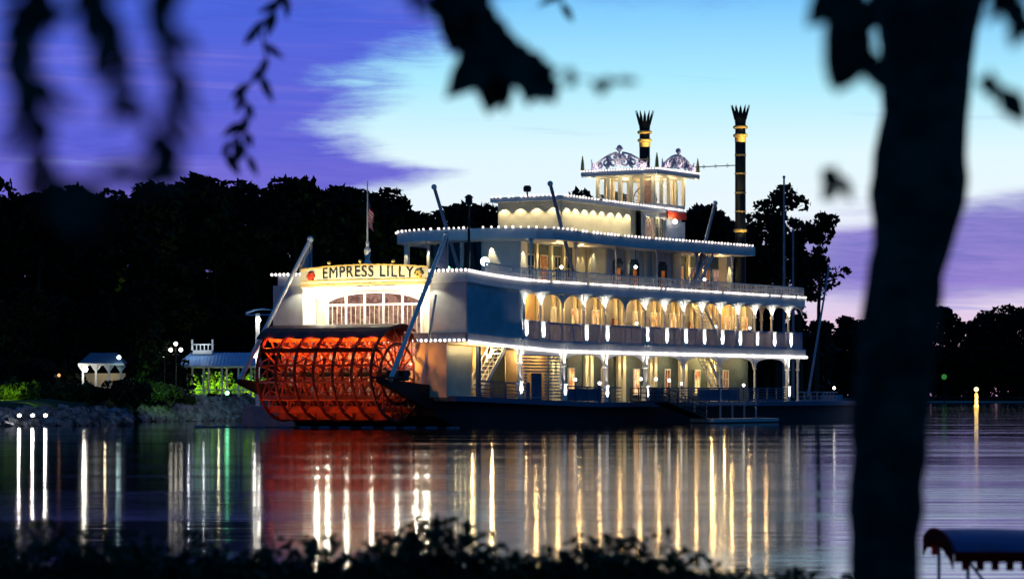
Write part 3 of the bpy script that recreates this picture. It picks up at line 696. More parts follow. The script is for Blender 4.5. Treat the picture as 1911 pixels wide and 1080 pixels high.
# smokestacks
def stack(v):
    u = 55.5; z0 = D3-.0; b = BB(); b.lathe((u,v,0), [(.52,z0),(.52,27.0),(.50,28.4),(.52,28.8),(.60,29.5)], 20)
    root = part(b, 'smokestack', 'black', smooth=False)
    for z, rr, hh in ((28.45,.72,.26),(27.65,.71,.26),(25.75,.57,.20),(23.97,.57,.18),(22.1,.57,.18),(20.3,.57,.18),(18.45,.66,.28)):
        BB().lathe((u,v,z), [(rr*.85,-hh*.6),(rr,-hh*.3),(rr,hh*.3),(rr*.85,hh*.6)], 20).build('gold_band', 'goldp', root)
    BB().lathe((u,v,27.0), [(.545,0),(.545,.5)], 20).build('gold_collar', 'goldp', root)
    mb = BB(); n = 12
    for k in range(n):
        a = 2*math.pi*k/n; d = Vector((math.cos(a), math.sin(a), 0)); sd_ = Vector((-math.sin(a), math.cos(a), 0)); c = Vector((u,v,0))
        p = [c+d*.54-sd_*.16+Vector((0,0,29.2)), c+d*.54+sd_*.16+Vector((0,0,29.2)), c+d*.68+sd_*.14+Vector((0,0,29.9)), c+d*.90+Vector((0,0,30.6)), c+d*.68-sd_*.14+Vector((0,0,29.9))]
        mb.poly(p, d*.05)
    mb.build('crown', 'black', root)
    bl('SPOT', (u-1.2,v+1.6,26.6), 70, (u,v,28.2), col=(1,.75,.4), cone=60)
    bl('SPOT', (u-1.6,v+1.6,21.4), 70, (u,v,24.5), col=(1,.75,.4), cone=60)
    bl('SPOT', (u-1.6,v+1.6,17.2), 60, (u,v,19.5), col=(1,.75,.4), cone=60)
    return root
stack(5.3); stack(-5.3)
mb = BB(); mb.tube([(55.5,-4.8,24.8),(55.5,4.8,24.8)], .05, 5)
for k in range(7): v = -3.9+k*1.3; mb.tube([(55.5,v-.14,24.8),(55.5,v,24.98),(55.5,v+.14,24.8),(55.5,v,24.62),(55.5,v-.14,24.8)], .03, 4)
part(mb, 'stack_spreader', 'grey')
# poles and spars
def spar(p, q, r0, r1, m='grey', cap=True, name='spar'):
    o = part(BB().tube([p,q], [r0,r1], 8), name, m)
    if cap: BB().ball((q[0],q[1],q[2]), r1*1.7, 8, 5).build('cap', 'white', o)
    return o
spar((20.0,7.6,12.6), (15.9,7.6,20.5), .16, .15, name='hog_post'); spar((41.8,7.6,12.8), (45.9,7.6,20.5), .16,.15, name='hog_post')
spar((14.8,-.9,13.3), (14,-2.95,20.5), .16,.15, name='hog_post')
spar((-8.0,7.35,3.7), (1.0,6.75,15.5), .20,.17, 'white', name='stern_spar'); spar((-8.0,-7.35,3.7), (1.0,-6.75,15.5), .20,.17, 'white', name='stern_spar')
for v in (6.75,-6.75): part(BB().box((.9,v-.14,12.5), (1.1,v+.14,15.4)), 'spar_post', 'grey'); part(BB().poly([(1.0,v-.02,12.6),(1.0,v-.02,15.3),(-.6,v-.02,12.9)], (0,.04,0)), 'spar_gusset', 'grey')
spar((-2.4,6.6,3.4), (-1.2,7.2,10.6), .12,.10, 'white', False, name='stern_strut')
spar((75.6,0,2.3), (75.6,0,25.1), .20,.10, name='jackstaff'); spar((77.7,0,2.3), (77.7,0,19.7), .16,.10, name='jackstaff')
spar((73,4.0,2.4), (86.3,0,16.1), .14,.09, name='bow_boom')
spar((45.6,7.9,12.4), (43.2,7.9,15.6), .1,.1, 'white', False, name='boat_davit')
# deck street-lamp and lamp globe on the upper deck aft
dl = part(BB().tube([(10,3.17,12.0),(10,3.17,18.4)], [.15,.09], 8).lathe((10,3.17,18.4), [(.1,0),(.32,.25),(.30,.7),(.42,.75),(.12,1.0)], 8), 'lamp_post', 'black')
gb = part(BB().ball((10,4.76,13.75), .38, 12, 8), 'deck_globe_lamp', 'globe_blue'); BB().tube([(10,4.76,12.1),(10,4.76,13.4)], .06, 6).build('stem', 'black', gb)
part(BB().ball((10.2,1.0,13.3), .13, 8, 6), 'deck_globe_lamp', 'globe_green')
# searchlight and vent on the texas roof
sl_ = part(BB().lathe((24.6,.0,20.15), [(.30,0),(.08,.1),(.08,.45)], 8).lathe((24.6,0,20.6), [(.3,0),(.36,.15),(.36,.4),(.25,.55)], 10), 'searchlight', 'black')
# flagstaff with flag and white statue-like base
fs_ = spar((-.1,-.22,13.2), (-.1,-.22,19.95), .09,.05, 'white', name='flagstaff')
BB().lathe((-.1,-.22,13.2), [(.3,0),(.32,.2),(.18,.4),(.26,.9),(.30,1.2),(.14,1.5),(.17,1.75),(.08,2.0)], 10).build('staff_base', 'white', fs_)
n = 12; me = bpy.data.meshes.new('flag'); vs = []; uv = []; fs = []
for j in range(n+1):
    for i in range(n+1):
        a, b_ = i/n, j/n
        vs.append((-.1+.18*math.sin(a*9), .22-(.08+.42*a)-.10*math.sin(b_*5+a*3)*a, 16.6+1.9*b_*(1-.25*a)-1.0*a*.8)); uv.append((a,b_))
for j in range(n):
    for i in range(n): fs.append((j*(n+1)+i, j*(n+1)+i+1, (j+1)*(n+1)+i+1, (j+1)*(n+1)+i))
me.from_pydata([(p[0],p[1],p[2]) for p in vs], [], fs); ul = me.uv_layers.new()
for lp in me.loops: ul.data[lp.index].uv = uv[lp.vertex_index]
me.materials.append(M['flag']); fo = bpy.data.objects.new('flag', me); COL.objects.link(fo); fo.parent = fs_

# ---- stern: recess with arched window, name board
zr0, zr1 = 7.5, 11.9
part(BB().box((2.6,-7.2,D2), (2.75,5.9,zr1)), 'recess_wall', 'cream')
for s, v0, v1 in ((1,5.0,5.75),(-1,-7.3,-6.9)): part(BB().bar((2.6,v0,(D2+12)/2), (.1,v1,(D2+12)/2), .1, 5.0), 'recess_cheek', 'white')
mb = BB()
nn = 24; win = []
wv0, wv1 = -6.0, 3.4; sp_ = 10.1
mb2 = BB()
pts = [(2.52,wv0,D2+.4)]+[(2.52, wv0+(wv1-wv0)*i/nn, 10.0+1.05*math.sqrt(max(0,1-(2*i/nn-1)**2*.92))) for i in range(nn+1)]+[(2.52,wv1,D2+.4)]
wp = part(mb2.poly(pts, (.05,0,0)), 'stern_window', 'rosewin')
mb = BB(); 
for i in range(6): v = wv0+(wv1-wv0)*i/5; mb.box((2.40,v-.10,D2), (2.5,v+.10,11.0 if 0<i<5 else 10.3))
mb.box((2.38,wv0,9.95), (2.49,wv1,10.12))
for i in range(nn):
    p, q = pts[1+i], pts[2+i]; mb.bar((2.43,p[1],p[2]), (2.43,q[1],q[2]), .12, .2, (1,0,0))
mb.build('mullion', 'white', wp)
mb = BB()
for i in range(5):
    for k in (1,2,3): v = wv0+(wv1-wv0)*(i+k/4)/5; mb.box((2.46,v-.025,D2), (2.50,v+.025,10.0))
mb.build('glazing_bar', 'cream', wp)
for i in range(5):
    v = wv0+(wv1-wv0)*(i+.5)/5; t_ = part(BB().lathe((2.3,v,D2+.9), [(.22,0),(.24,.1),(.10,.45)], 8), 'window_lamp', 'lampwarm'); BB().lathe((2.3,v,D2+.1), [(.12,0),(.04,.2),(.04,.8)], 6).build('lamp_base', 'brown', t_)
# curved cove under the board
mb = BB(); k = 20; 
for i in range(k):
    v0 = -6.9+12.65*i/k; v1 = -6.9+12.65*(i+1)/k; f0 = 1-((v0+.57)/6.33)**2; f1 = 1-((v1+.57)/6.33)**2
    mb.add([(-.15-.5*f0,v0,11.45),(-.15-.5*f1,v1,11.45),(2.55,v1,10.35+.85*f1),(2.55,v0,10.35+.85*f0)], [(0,1,2,3)])
part(mb, 'cove', 'white')
mb = BB(); gl = BB(); fin = BB(); k = 16
bow = lambda v: -.25-.5*(1-((v+.5)/6.4)**2)
for i in range(k):
    v0 = -6.85+12.7*i/k; v1 = -6.85+12.7*(i+1)/k; c0, c1 = bow(v0), bow(v1); arc = lambda v: .28*(1-((v+.5)/6.4)**2)
    mb.add([(c0,v0,11.5),(c1,v1,11.5),(c1,v1,12.95+arc(v1)),(c0,v0,12.95+arc(v0)),(c0+.15,v0,11.5),(c1+.15,v1,11.5),(c1+.15,v1,12.95+arc(v1)),(c0+.15,v0,12.95+arc(v0))], [(0,1,2,3),(7,6,5,4),(3,2,6,7),(0,4,5,1)])
    gl.bar((c0-.06,v0,11.62),(c1-.06,v1,11.62),.1,.12); gl.bar((c0-.06,v0,11.95),(c1-.06,v1,11.95),.08,.07); gl.bar((c0-.06,v0,12.9+arc(v0)),(c1-.06,v1,12.9+arc(v1)),.12,.12)
    if i % 4 == 0: BB().ball((c0,v0,13.2+arc(v0)), .16, 8, 5).build('board_finial', 'goldp', boat)
nb = part(mb, 'name_board', 'cream'); gl.build('gilt_border', 'goldp', nb)
for s, zc in ((-5.6,12.35),(5.0,12.35)):
    m3 = BB()
    for i in range(6):
        a = i*math.pi/3; m3.ball((bow(s)-.08, s+.26*math.cos(a), zc+.22*math.sin(a)), .17, 8, 5)
    if s < 0: m3.ball((bow(s)-.15, s, zc), .2, 8, 5); m3.build('rose_emblem', 'sign_red', nb)
    else: m3.build('scroll_ornament', 'goldp', nb)
tx = bpy.data.curves.new('lettering', 'FONT'); tx.body = 'EMPRESS LILLY'; tx.size = 1.32; tx.align_x = 'CENTER'; tx.align_y = 'CENTER'; tx.extrude = .02; tx.offset = 0
tx.space_character = 1.12
to = bpy.data.objects.new('tmp_text', tx); COL.objects.link(to)
me = bpy.data.meshes.new_from_object(to.evaluated_get(bpy.context.evaluated_depsgraph_get())); bpy.data.objects.remove(to)
xs = [v.co.x for v in me.vertices]; wid = max(xs)-min(xs); sx = 8.9/wid
for v in me.vertices:                               # wrap the letters on the curved board; local y = -v
    vv = v.co.x*sx+.1; vv2 = vv
    v.co = Vector((bow(vv2)-.05-v.co.z, -vv2, 12.38+.22*(1-((vv+.5)/6.4)**2)+v.co.y))
me.materials.clear(); me.materials.append(M['letter']); lo = bpy.data.objects.new('lettering', me); COL.objects.link(lo); lo.parent = nb
# stern lights
for v in (-6.0,-4.9,3.9,4.9): bl('POINT', (.9,v,10.7), 79, col=(1,.93,.72), r=.12)
for v in (-3,-.5,2): bl('POINT', (.9,v,10.8), 39, col=(1,.93,.72), r=.12)
for v in (-5.7,-3.5,-1.4,.8,3.0,5.0): bl('SPOT', (-2.6,v,10.7), 130, (-.6,v,12.5), col=(1,.86,.52), cone=110, blend=1)
bl('SPOT', (-1.0,5.4,11.4), 60, (.15,6.8,9.6), col=(1,.9,.6), cone=70); bl('SPOT', (-1.0,-6.4,11.4), 60, (.15,-7.6,9.6), col=(1,.9,.6), cone=70)
# transom behind the wheel
part(BB().box((.2,-W+.3,D1+.3), (.4,5.6,6.9)), 'transom', 'board')
part(BB().box((-.2,-W,6.55+.3), (.1,W,6.98+.6)), 'stern_guard', 'navy')
# wheel beams
for s in (-1,1):
    mb = BB(); mb.poly([(-8.9,s*6.9-.25,3.55),(-8.9,s*6.9-.25,3.85),(-1,s*6.9-.25,3.3),(2,s*6.9-.25,2.6),(2,s*6.9-.25,.8),(-2.5,s*6.9-.25,1.6)], (0,.5,0)); part(mb, 'wheel_beam', 'hull')
mb = BB(); mb.box((-8.9,6.2,3.85), (-6.4,7.6,4.0)); mb.box((-7.2,6.5,4.0),(-6.7,7.3,4.5)); mb.box((-6.2,6.4,3.7),(-5.4,7.4,4.5)); part(mb, 'beam_walkway', 'black')
spar((-1.5,7.3,3.0), (1.6,8.6,4.6), .14,.14, 'grey', False, name='beam_brace')

# ---- paddle wheel
WU, WZ, WR, WV = -4.3, 4.25, 3.85, 0.0
shaft = BB().tube([(WU,-6.7,WZ),(WU,6.7,WZ)], .22, 10)
pw_ = part(shaft, 'paddle_wheel', 'black')
NS = 16
for k in range(7):
    v = -5.55+k*1.85; mb = BB()
    for rad, tt in ((WR-.12,.16),(WR*.62,.12)):
        pts = [(WU+rad*math.cos(2*math.pi*i/40), v, WZ+rad*math.sin(2*math.pi*i/40)) for i in range(41)]
        for p, q in zip(pts, pts[1:]): mb.bar(p, q, tt*1.6, .12, (0,1,0))
        mb.build('wheel_ring', 'darkred' , pw_); mb = BB()
    mb = BB()
    for i in range(NS):
        a = 2*math.pi*(i+.5)/NS; a2 = 2*math.pi*(i+1.5)/NS
        mb.bar((WU+.4*math.cos(a),v,WZ+.4*math.sin(a)), (WU+(WR-.1)*math.cos(a),v,WZ+(WR-.1)*math.sin(a)), .15,.09,(0,1,0))
        mb.bar((WU+WR*.62*math.cos(a),v,WZ+WR*.62*math.sin(a)), (WU+(WR-.1)*math.cos(a2),v,WZ+(WR-.1)*math.sin(a2)), .10,.07,(0,1,0))
    mb.build('spoke', 'red', pw_)
for i in range(NS):
    a = 2*math.pi*(i+.5)/NS; d = Vector((math.cos(a),0,math.sin(a))); c = Vector((WU,0,WZ))
    mb = BB()
    mb.bar(c+d*(WR-.42)+Vector((0,-5.75,0)), c+d*(WR-.42)+Vector((0,5.75,0)), .62, .06, Vector((-math.sin(a),0,math.cos(a))))
    mb.build('bucket_board', 'red', pw_)
mb = BB()
for k in range(6):
    v0 = -5.55+k*1.85
    for i in range(NS):
        a = 2*math.pi*(i+.5)/NS; a2 = a+2*math.pi/NS
        mb.bar((WU+WR*.62*math.cos(a),v0,WZ+WR*.62*math.sin(a)), (WU+WR*.62*math.cos(a2),v0+1.85,WZ+WR*.62*math.sin(a2)), .07,.07)
mb.build('cross_brace', 'red', pw_)
# splash guard over the wheel
mb = BB(); P_ = [(WU+4.15*math.cos(a), 4.15*math.sin(a)+WZ-.15) for a in [R(62+i*10) for i in range(8)]]
for p, q in zip(P_, P_[1:]): mb.add([(p[0],-6.3,p[1]),(q[0],-6.3,q[1]),(q[0],6.0,q[1]),(p[0],6.0,p[1]),(p[0],-6.3,p[1]-.12),(q[0],-6.3,q[1]-.12),(q[0],6.0,q[1]-.12),(p[0],6.0,p[1]-.12)], [(0,1,2,3),(7,6,5,4),(0,4,5,1),(2,6,7,3),(1,5,6,2),(3,7,4,0)])
part(mb, 'wheel_guard', 'darkred')
for v in (-5,-3,-1,1,3,5):
    bl('SPOT', (WU-3.25,v,6.8), 200, (.3,v,4.4), col=(1,.36,.08), cone=120, blend=1, r=.15)
    bl('SPOT', (WU+1.0,v,WZ+1.0), 105, (.2,v,WZ+1.6), col=(1,.36,.08), cone=150, blend=1, r=.15)
for v in (-4.5,-1.5,1.5,4.5): bl('SPOT', (WU-5.2,v,.9), 50, (WU,v,4.0), col=(1,.28,.05), cone=110, blend=1, r=.15)
# small white work lights seen through the wheel
for v, z in ((-1.2,3.3),(-4.9,5.2),(4.3,5.0),(5.2,4.2)):
    part(BB().ball((-.4,v,z), .12, 8, 5), 'work_lamp', 'globe_blue' if v == -1.2 else 'globe')

# ---- bulb strings
B0 = BB().ball((0,0,0), .13, 8, 5); bme = None; bulbs = []
def bulbrow(f, n): bulbs.extend([f(i/(n-1)) for i in range(n)])
bulbrow(lambda t: (-.1, 5.9+3.4*t, D3+.12+S3(0)), 9)                     # stern right, upper deck edge
bulbrow(lambda t: (-.1, -W-.5+2.9*t, D3+.12+S3(0)), 8)
n_stern = len(bulbs)
bulbrow(lambda t: (.2+9.4*t, W+.06, D3+.10+S3(.2+9.4*t)), 23)
bulbrow(lambda t: (-.35, -6.6+15.9*t, 6.24+S2(0)+.1), 36)
bulbrow(lambda t: (.2+9.0*t, W+.06, 6.24+S2(.2+9*t)), 22)
rest = []
def restrow(f, n): rest.extend([f(i/(n-1)) for i in range(n)])
restrow(lambda t: (9.8+51.5*t, W+.06, D3+.10+S3(9.8+51.5*t)), 128)
N_TOP = len(rest)
restrow(lambda t: (9.4+52.1*t, W+.06, 6.24+S2(9.4+52*t)), 128)
N_LOW = len(rest)
rp = []
for (u0,w0),(u1,w1) in zip(rs_, rs_[1:]):
    L_ = math.hypot(u1-u0, w1-w0); n = max(1, int(L_/.55)); rp += [(u0+(u1-u0)*i/n, w0+(w1-w0)*i/n) for i in range(n)]
for (u, w_) in rp:
    rest.append((u-.05, w_+.06, rz_(u)+.08))
    if u < 16: rest.append((u-.05, -w_-.06, rz_(u)+.08))
for i in range(8): rest.append((12.95, -1.75+3.5*i/7, rz_(13)+.08))
for i in range(16): rest.append((23.95, -3.3+6.6*i/15, 20.2))
for i in range(44): rest.append((24.3+22.7*i/43, 3.76, 20.2-.2*i/43))
for b_ in bulbs:
    if bme is None: o = B0.build('light_bulb', 'bulb', boat); bme = o.data
    else: o = bpy.data.objects.new('light_bulb', bme); COL.objects.link(o); o.parent = boat
    o.location = (b_[0], -b_[1], b_[2])
mb = BB()
for i, b_ in enumerate(rest):
    low_ = N_TOP <= i < N_LOW
    if low_ or random.random() > .05: mb.ball(b_, random.uniform(.14,.18) if low_ else random.uniform(.085,.13), 6, 4)
o = part(mb, 'string_bulbs', 'bulbs'); o['kind'] = 'stuff'

# ---- lamps on the boat
WARM = (1,.72,.38)
for i in LIT2:
    u = COLU[i]; S = S2(u)
    bl('SPOT', (u,W+.42,D2+S-.05), 150, (u,W-.3,D2+S+1.5), col=(1,.95,.85), cone=52, blend=.8, r=.05)
    bl('SPOT', (u,W+.30,9.7+S3(u)), 60, (u,W-.12,11.1+S3(u)), col=(1,.95,.8), cone=75, blend=.8, r=.05)
for i, u in enumerate(MAINU):
    if i in (0,1,2,3,7):
        bl('SPOT', (u,W+.5,D1+S1(u)+.05), 170, (u,W-.25,D1+1.5+S1(u)), col=(1,.95,.85), cone=50, blend=.8, r=.05)
        bl('SPOT', (u,W+.35,4.9), 70, (u,W-.1,6.3), col=(1,.93,.75), cone=75, blend=.8, r=.05)
for a, b in zip(COLU, COLU[1:]): bl('POINT', ((a+b)/2,7.6,10.7), 38 if a < 13 or 44 < a < 52 else 22, col=(1,.60,.22), r=.1)
for i in range(2,13):
    if i in (11,): continue
    for a_u in (.31,.91,2.91): bl('SPOT', (COLU[i]+a_u,6.85,10.95), 42, (COLU[i]+a_u,6.62,8), col=(1,.78,.36), cone=34, blend=.6, r=.05)
for u in (3.5,6.6): bl('POINT', (u,7.6,6.0), 75, col=(1,.66,.26), r=.1)
[bl('POINT', (-1.5+k*.72,9.25,6.25), 2.6, col=(1,.80,.42), r=.08) for k in range(5)]
for u in (10.5,13.5): bl('POINT', (u,8.5,5.9), 26, col=(1,.66,.3), r=.1)
for i in range(13):
    u = 16.4+i*2.9
    if i % 2 == 1: bl('SPOT', (u-.5,6.5,6.15), 90, (u-.5,6.2,3), col=(1,.80,.40), cone=45); bl('SPOT', (u+.4,6.5,6.15), 90, (u+.4,6.2,3), col=(1,.80,.40), cone=45)
for u in (46,48.5): bl('POINT', (u,7.2,5.9), 45, col=(1,.70,.28), r=.1)
for u in (18,25,32,39,54): bl('POINT', (u,7.5,5.9), 44, col=(1,.7,.35), r=.1)
# upper deck
for p, q in (((15.9,1.6,15.6),(16.2,1.9,12)), ((17.2,4.4,15.6),(17.3,4.2,12)), ((15.0,-6.8,15.8),(15.2,-6.8,12)), ((16.9,-5.5,15.6),(16.9,-5.5,12))): bl('SPOT', p, 120, q, col=(1,.82,.42), cone=44, blend=.5, r=.04)
for u in (19.8,22.3,24.4,26.7,27.5,28.8,29.5): bl('SPOT', (u,4.3,15.6), 95, (u,4.05,12), col=(1,.82,.42), cone=40, r=.04)
for u in (32.6,36.0,37.4,41.3): bl('SPOT', (u,6.1,15.7), 95, (u,5.85,12), col=(1,.84,.48), cone=36, r=.04)
for u in (44.6,47.6,50.3): bl('SPOT', (u,4.3,15.6), 95, (u,4.05,12), col=(1,.78,.38), cone=40, r=.04)
for u in (20,24,46,50): bl('POINT', (u,6.0,15.3), 20, col=(1,.66,.26), r=.1)
bl('SPOT', (54.6,5.0,15.8), 130, (54.6,4.7,12), col=(1,.86,.5), cone=44, r=.04)
# texas cabin wall washers
for i in range(8): bl('SPOT', (25.9+i*1.55,TW+.6,19.50), 46, (25.9+i*1.55,TW+.2,16.2), col=(1,.84,.50), cone=100, blend=.25, r=.05)
for i in range(4): bl('SPOT', (24.4,-2.6+i*1.7,19.5), 34, (24.8,-2.6+i*1.7,16.2), col=(1,.84,.50), cone=100, blend=.25, r=.05)
for u in (40.5,42.3): bl('SPOT', (u,TW+.35,19.5), 22, (u,TW+.2,16.4), col=(1,.86,.55), cone=80, r=.05)
# pilot house
for p in ((44,-1,22.7),(45.3,1.6,22.7),(46.6,0,22.7)): bl('POINT', p, 40, col=(1,.70,.30), r=.1)
for v in (-3,0,3): bl('POINT', (41.3,v,22.9), 9, col=(1,.88,.6), r=.05)
for u in (43,46,48.5): bl('POINT', (u,3.75,22.9), 9, col=(1,.88,.6), r=.05)
for v in (-2.5,0,2.5): bl('SPOT', (40.4,v,23.2), 30, (41.2,v,24.8), col=(1,.85,.75), cone=80)
for u in (43,45.5,48): bl('SPOT', (u,4.9,23.2), 30, (u,4.0,24.8), col=(1,.85,.75), cone=80)
bj = part(BB().ball((85.5,1.0,3.3), .16, 8, 5), 'bow_lamp', 'globe_green' if False else 'globe'); BB().tube([(85.5,1.0,1.9),(85.5,1.0,3.2)], .05, 6).build('stem', 'black', bj)
mb = BB(); mb.lathe((82,1.5,1.9), [(.3,0),(.3,.5),(.45,.55),(.3,.7)], 10); mb.box((79,3.2,1.9),(81.5,3.9,2.6)); part(mb, 'bow_windlass', 'grey')
railing([(62,8.3),(70,7.2),(78,4.9)], .9, 'bow_railing', 'grey', 0, horiz=1, z0=D1)

def boatpt(u, v, z): return Vector((OX+u*SA+v*CA, OY+u*CA-v*SA, z))
BRZ = math.pi/2-A
# floating landing stage beside the hull, ramp
fl = thing('landing_float', boatpt(0,0,0), 'low pale floating stage on thin posts beside the forward hull', 'float', BRZ)
BB().box((36.6,10.0,.12), (49.6,12.4,.42)).build('float_deck', 'fibre', fl)
for u in (37,39.4,42,44.4,46.8,49.2): BB().bar((u,10.2,.4),(u,10.2,1.9),.14,.14,(1,0,0)).build('post', 'grey', fl)
BB().bar((36.8,10.2,1.75),(49.4,10.2,1.75),.12,.14).build('top_rail', 'grey', fl)
rp_ = thing('boarding_ramp', boatpt(0,0,0), 'dark gangway with slatted railings sloping down from the main deck to the water', 'gangway', BRZ)
BB().bar((25.2,11.0,2.0),(29,11.0,2.0),1.6,.15).bar((29,11,2.0),(36.5,11,.5),1.6,.15).build('walkway', 'black', rp_)
mb = BB()
for v in (10.2,11.8):
    for h_ in (.35,.75,1.15): mb.bar((25.2,v,2.0+h_),(29,v,2.0+h_),.06,.07); mb.bar((29,v,2.0+h_),(36.5,v,.5+h_),.06,.07)
    for k in range(9): u = 25.2+k*1.41; z = 2.0 if u < 29 else 2.0-(u-29)*.2; mb.bar((u,v,z),(u,v,z+1.2),.08,.08,(1,0,0))
mb.build('handrail', 'black', rp_)
# floating boom aft of the wheel
bm_ = thing('floating_boom', boatpt(0,0,0), 'line of small dark blue floats strung across the water behind the stern wheel', 'float line', BRZ)
for k in range(13):
    p = Vector((-11.5+k*.4, -8.5+k*1.75+random.uniform(-.2,.2), .05)); BB().box((p.x-.2,p.y-.45,-.1), (p.x+.2,p.y+.45,.12)).build('float', 'navy', bm_)
BB().tube([(-11.5,-8.5,.02),(-6.7,12.5,.02)], .05, 5).build('rope', 'black', bm_)

# ------------------------------------------------------------------ left shore buildings and lamps
def post(mb, x, y, z0, z1, r=.07): mb.tube([(x,y,z0),(x,y,z1)], r, 6)
pv_ = thing('dock_pavilion', at(408,HOR,306)-Vector((0,0,.2)), 'open dock pavilion with blue metal roof and small white cupola above the rock wall', 'pavilion')
pv_.location.z = 2.2
hx, hy = 3.6, 2.6
m1 = MB(); m1.add([(-hx-.6,-hy-.6,3.35),(hx+.8,-hy-.6,3.35),(hx+.8,hy+.6,3.35),(-hx-.6,hy+.6,3.35),(-hx+.7,0,4.75),(hx+.6,0,4.75)], [(0,1,5,4),(1,2,5),(2,3,4,5),(3,0,4),(0,3,2,1)])
m1.build('roof', 'roofblue', pv_)
m2 = MB()
for k in range(22): x = -hx+k*.36; m2.bar((x,-hy-.6,3.40),(min(hx+.3,max(-hx+.8,x)),-.1,4.78),.05,.06)
m2.build('roof_seam', 'roofblue', pv_)
MB().box((-hx-.5,-hy-.5,3.2),(hx+.7,-hy-.4,3.36)).box((-hx-.5,hy+.4,3.2),(hx+.7,hy+.5,3.36)).box((-hx-.5,-hy-.4,3.2),(-hx-.4,hy+.4,3.36)).build('eave_beam', 'white', pv_)
for x in (-3.0,-1.3,.6,2.3,3.6):
    for y in (-hy,hy): MB().box((x-.09,y-.09,0),(x+.09,y+.09,3.2)).build('post', 'white', pv_)
cu = MB().box((-2.6,-.8,4.6),(-.6,.8,5.0)).box((-2.7,-.9,5.55),(-.5,.9,5.65))
for x in (-2.6,-2.2,-1.8,-1.4,-1.0,-.6): cu.box((x-.05,-.85,5.0),(x+.05,-.75,5.55))
for x in (-2.65,-.55): cu.box((x-.09,-.9,5.0),(x+.09,-.7,6.1))
cu = cu.build('cupola', 'white', pv_)
rl = MB()
rl.box((-hx,-hy-.04,.85),(hx,-hy+.04,.95)); rl.box((-hx,-hy-.04,.45),(hx,-hy+.04,.52)); rl.build('railing', 'white', pv_)
p0 = pv_.location
lamp('POINT', p0+Vector((-2.9,-2.0,5.2)), 26, (.9,.95,1), .1); lamp('POINT', p0+Vector((-1.4,-1.6,5.6)), 26, (.9,.95,1), .1)
for x in (-2.4,.2,2.9): lamp('SPOT', p0+Vector((x,2.7,.6)), 3200, (.6,1,.06), .15, target=p0+Vector((x,5.2,1.9)), cone=120)
lamp('POINT', p0+Vector((0,0,3.0)), 30, (1,.9,.6), .1)
for i, (x,wd) in enumerate(((-2.4,2.6),(.2,3.0),(2.9,2.8))): bush(p0+Vector((x,5.2,-.2)), wd, 3.4, 'leafmid', ['green lit shrub under the left end of the pavilion roof','yellow green lit shrub behind the pavilion middle posts','bright green shrub at the pavilion end beside the wheel'][i], 'lit shrubs behind the pavilion', 30+i, .16, 16, per=120)
for x in (-2.6,-.6,1.4,3.3): bush(p0+Vector((x,-3.4,-.1)), 1.6, .7, 'leafmid', 'low hedge shrub in front of the dock pavilion', 'hedge in front of the pavilion', 60+int(x*3), .12, 10)
# dock tower with curved awning behind the stern
tw = thing('dock_canopy', at(481,HOR,262), 'tall white post carrying a curved blue awning beside the left stern corner', 'canopy'); tw.location.z = 1.6
MB().box((-.18,-.18,0),(.18,.18,8.2)).build('post', 'white', tw)
m1 = MB(); pr = [(-1.0+2.4*i/8, .55*math.sin(math.pi*(.12+.6*i/8))) for i in range(9)]
for (a,za),(b,zb_) in zip(pr, pr[1:]): m1.add([(a,-1.2,8.1+za),(b,-1.2,8.1+zb_),(b,1.2,8.1+zb_),(a,1.2,8.1+za),(a,-1.2,8.0+za),(b,-1.2,8.0+zb_),(b,1.2,8.0+zb_),(a,1.2,8.0+za)], [(0,1,2,3),(7,6,5,4),(0,4,5,1),(2,6,7,3)])
m1.box((-1.0,-1.2,8.0),(1.4,-1.12,8.12)); m1.build('awning', 'roofblue', tw)
for dx_, z in ((.1,7.6),(-.3,4.5)): MB().ball((dx_,-.45,z), .22, 8, 6).build('globe_lamp', 'globe', tw)
lamp('POINT', tw.location+Vector((.2,-1.0,7.2)), 40, (1,.95,.85), .1); lamp('POINT', tw.location+Vector((-.2,-1.0,4.2)), 30, (1,.95,.85), .1)
MB().box((-1.2,-1.5,-1.8),(3.2,1.5,0)).build('platform', 'grey', tw)
# gazebo
gz = thing('gazebo', at(193,HOR,275), 'small hip roofed gazebo with its left side glaring white from a lamp', 'gazebo'); gz.location.z = 2.6
MB().add([(-2.1,-1.6,2.9),(2.1,-1.6,2.9),(2.1,1.6,2.9),(-2.1,1.6,2.9),(-1.2,0,3.9),(1.3,0,3.9)], [(0,1,5,4),(1,2,5),(2,3,4,5),(3,0,4),(0,3,2,1)]).build('roof', 'navy', gz)
MB().box((-2.15,-1.65,2.7),(2.15,-1.55,2.9)).box((-2.15,-1.55,2.7),(-2.05,1.6,2.9)).build('eave', 'white', gz)
for x in (-1.7,-.5,.7,1.8):
    MB().box((x-.09,-1.45,0),(x+.09,-1.27,2.8)).poly([(x-.5,-1.40,2.7),(x+.5,-1.40,2.7),(x,-1.40,2.0)], (0,.08,0)).build('post', 'white', gz)
MB().box((-1.9,1.3,0),(1.9,1.4,2.0)).build('back_wall', 'cream', gz)
g1 = MB().ball((-1.45,-1.9,2.35), .28, 10, 6).build('globe_lamp', 'globe', gz); g2 = MB().ball((1.7,-1.9,3.45), .2, 8, 6).build('globe_lamp', 'globe_blue', gz)
lamp('POINT', gz.location+Vector((-1.5,-2.2,2.3)), 130, (1,.97,.8), .15); lamp('POINT', gz.location+Vector((1.6,-2.3,3.3)), 8, (.6,1,1), .1); lamp('POINT', gz.location+Vector((.2,-.4,2.3)), 30, (1,.8,.5), .1)
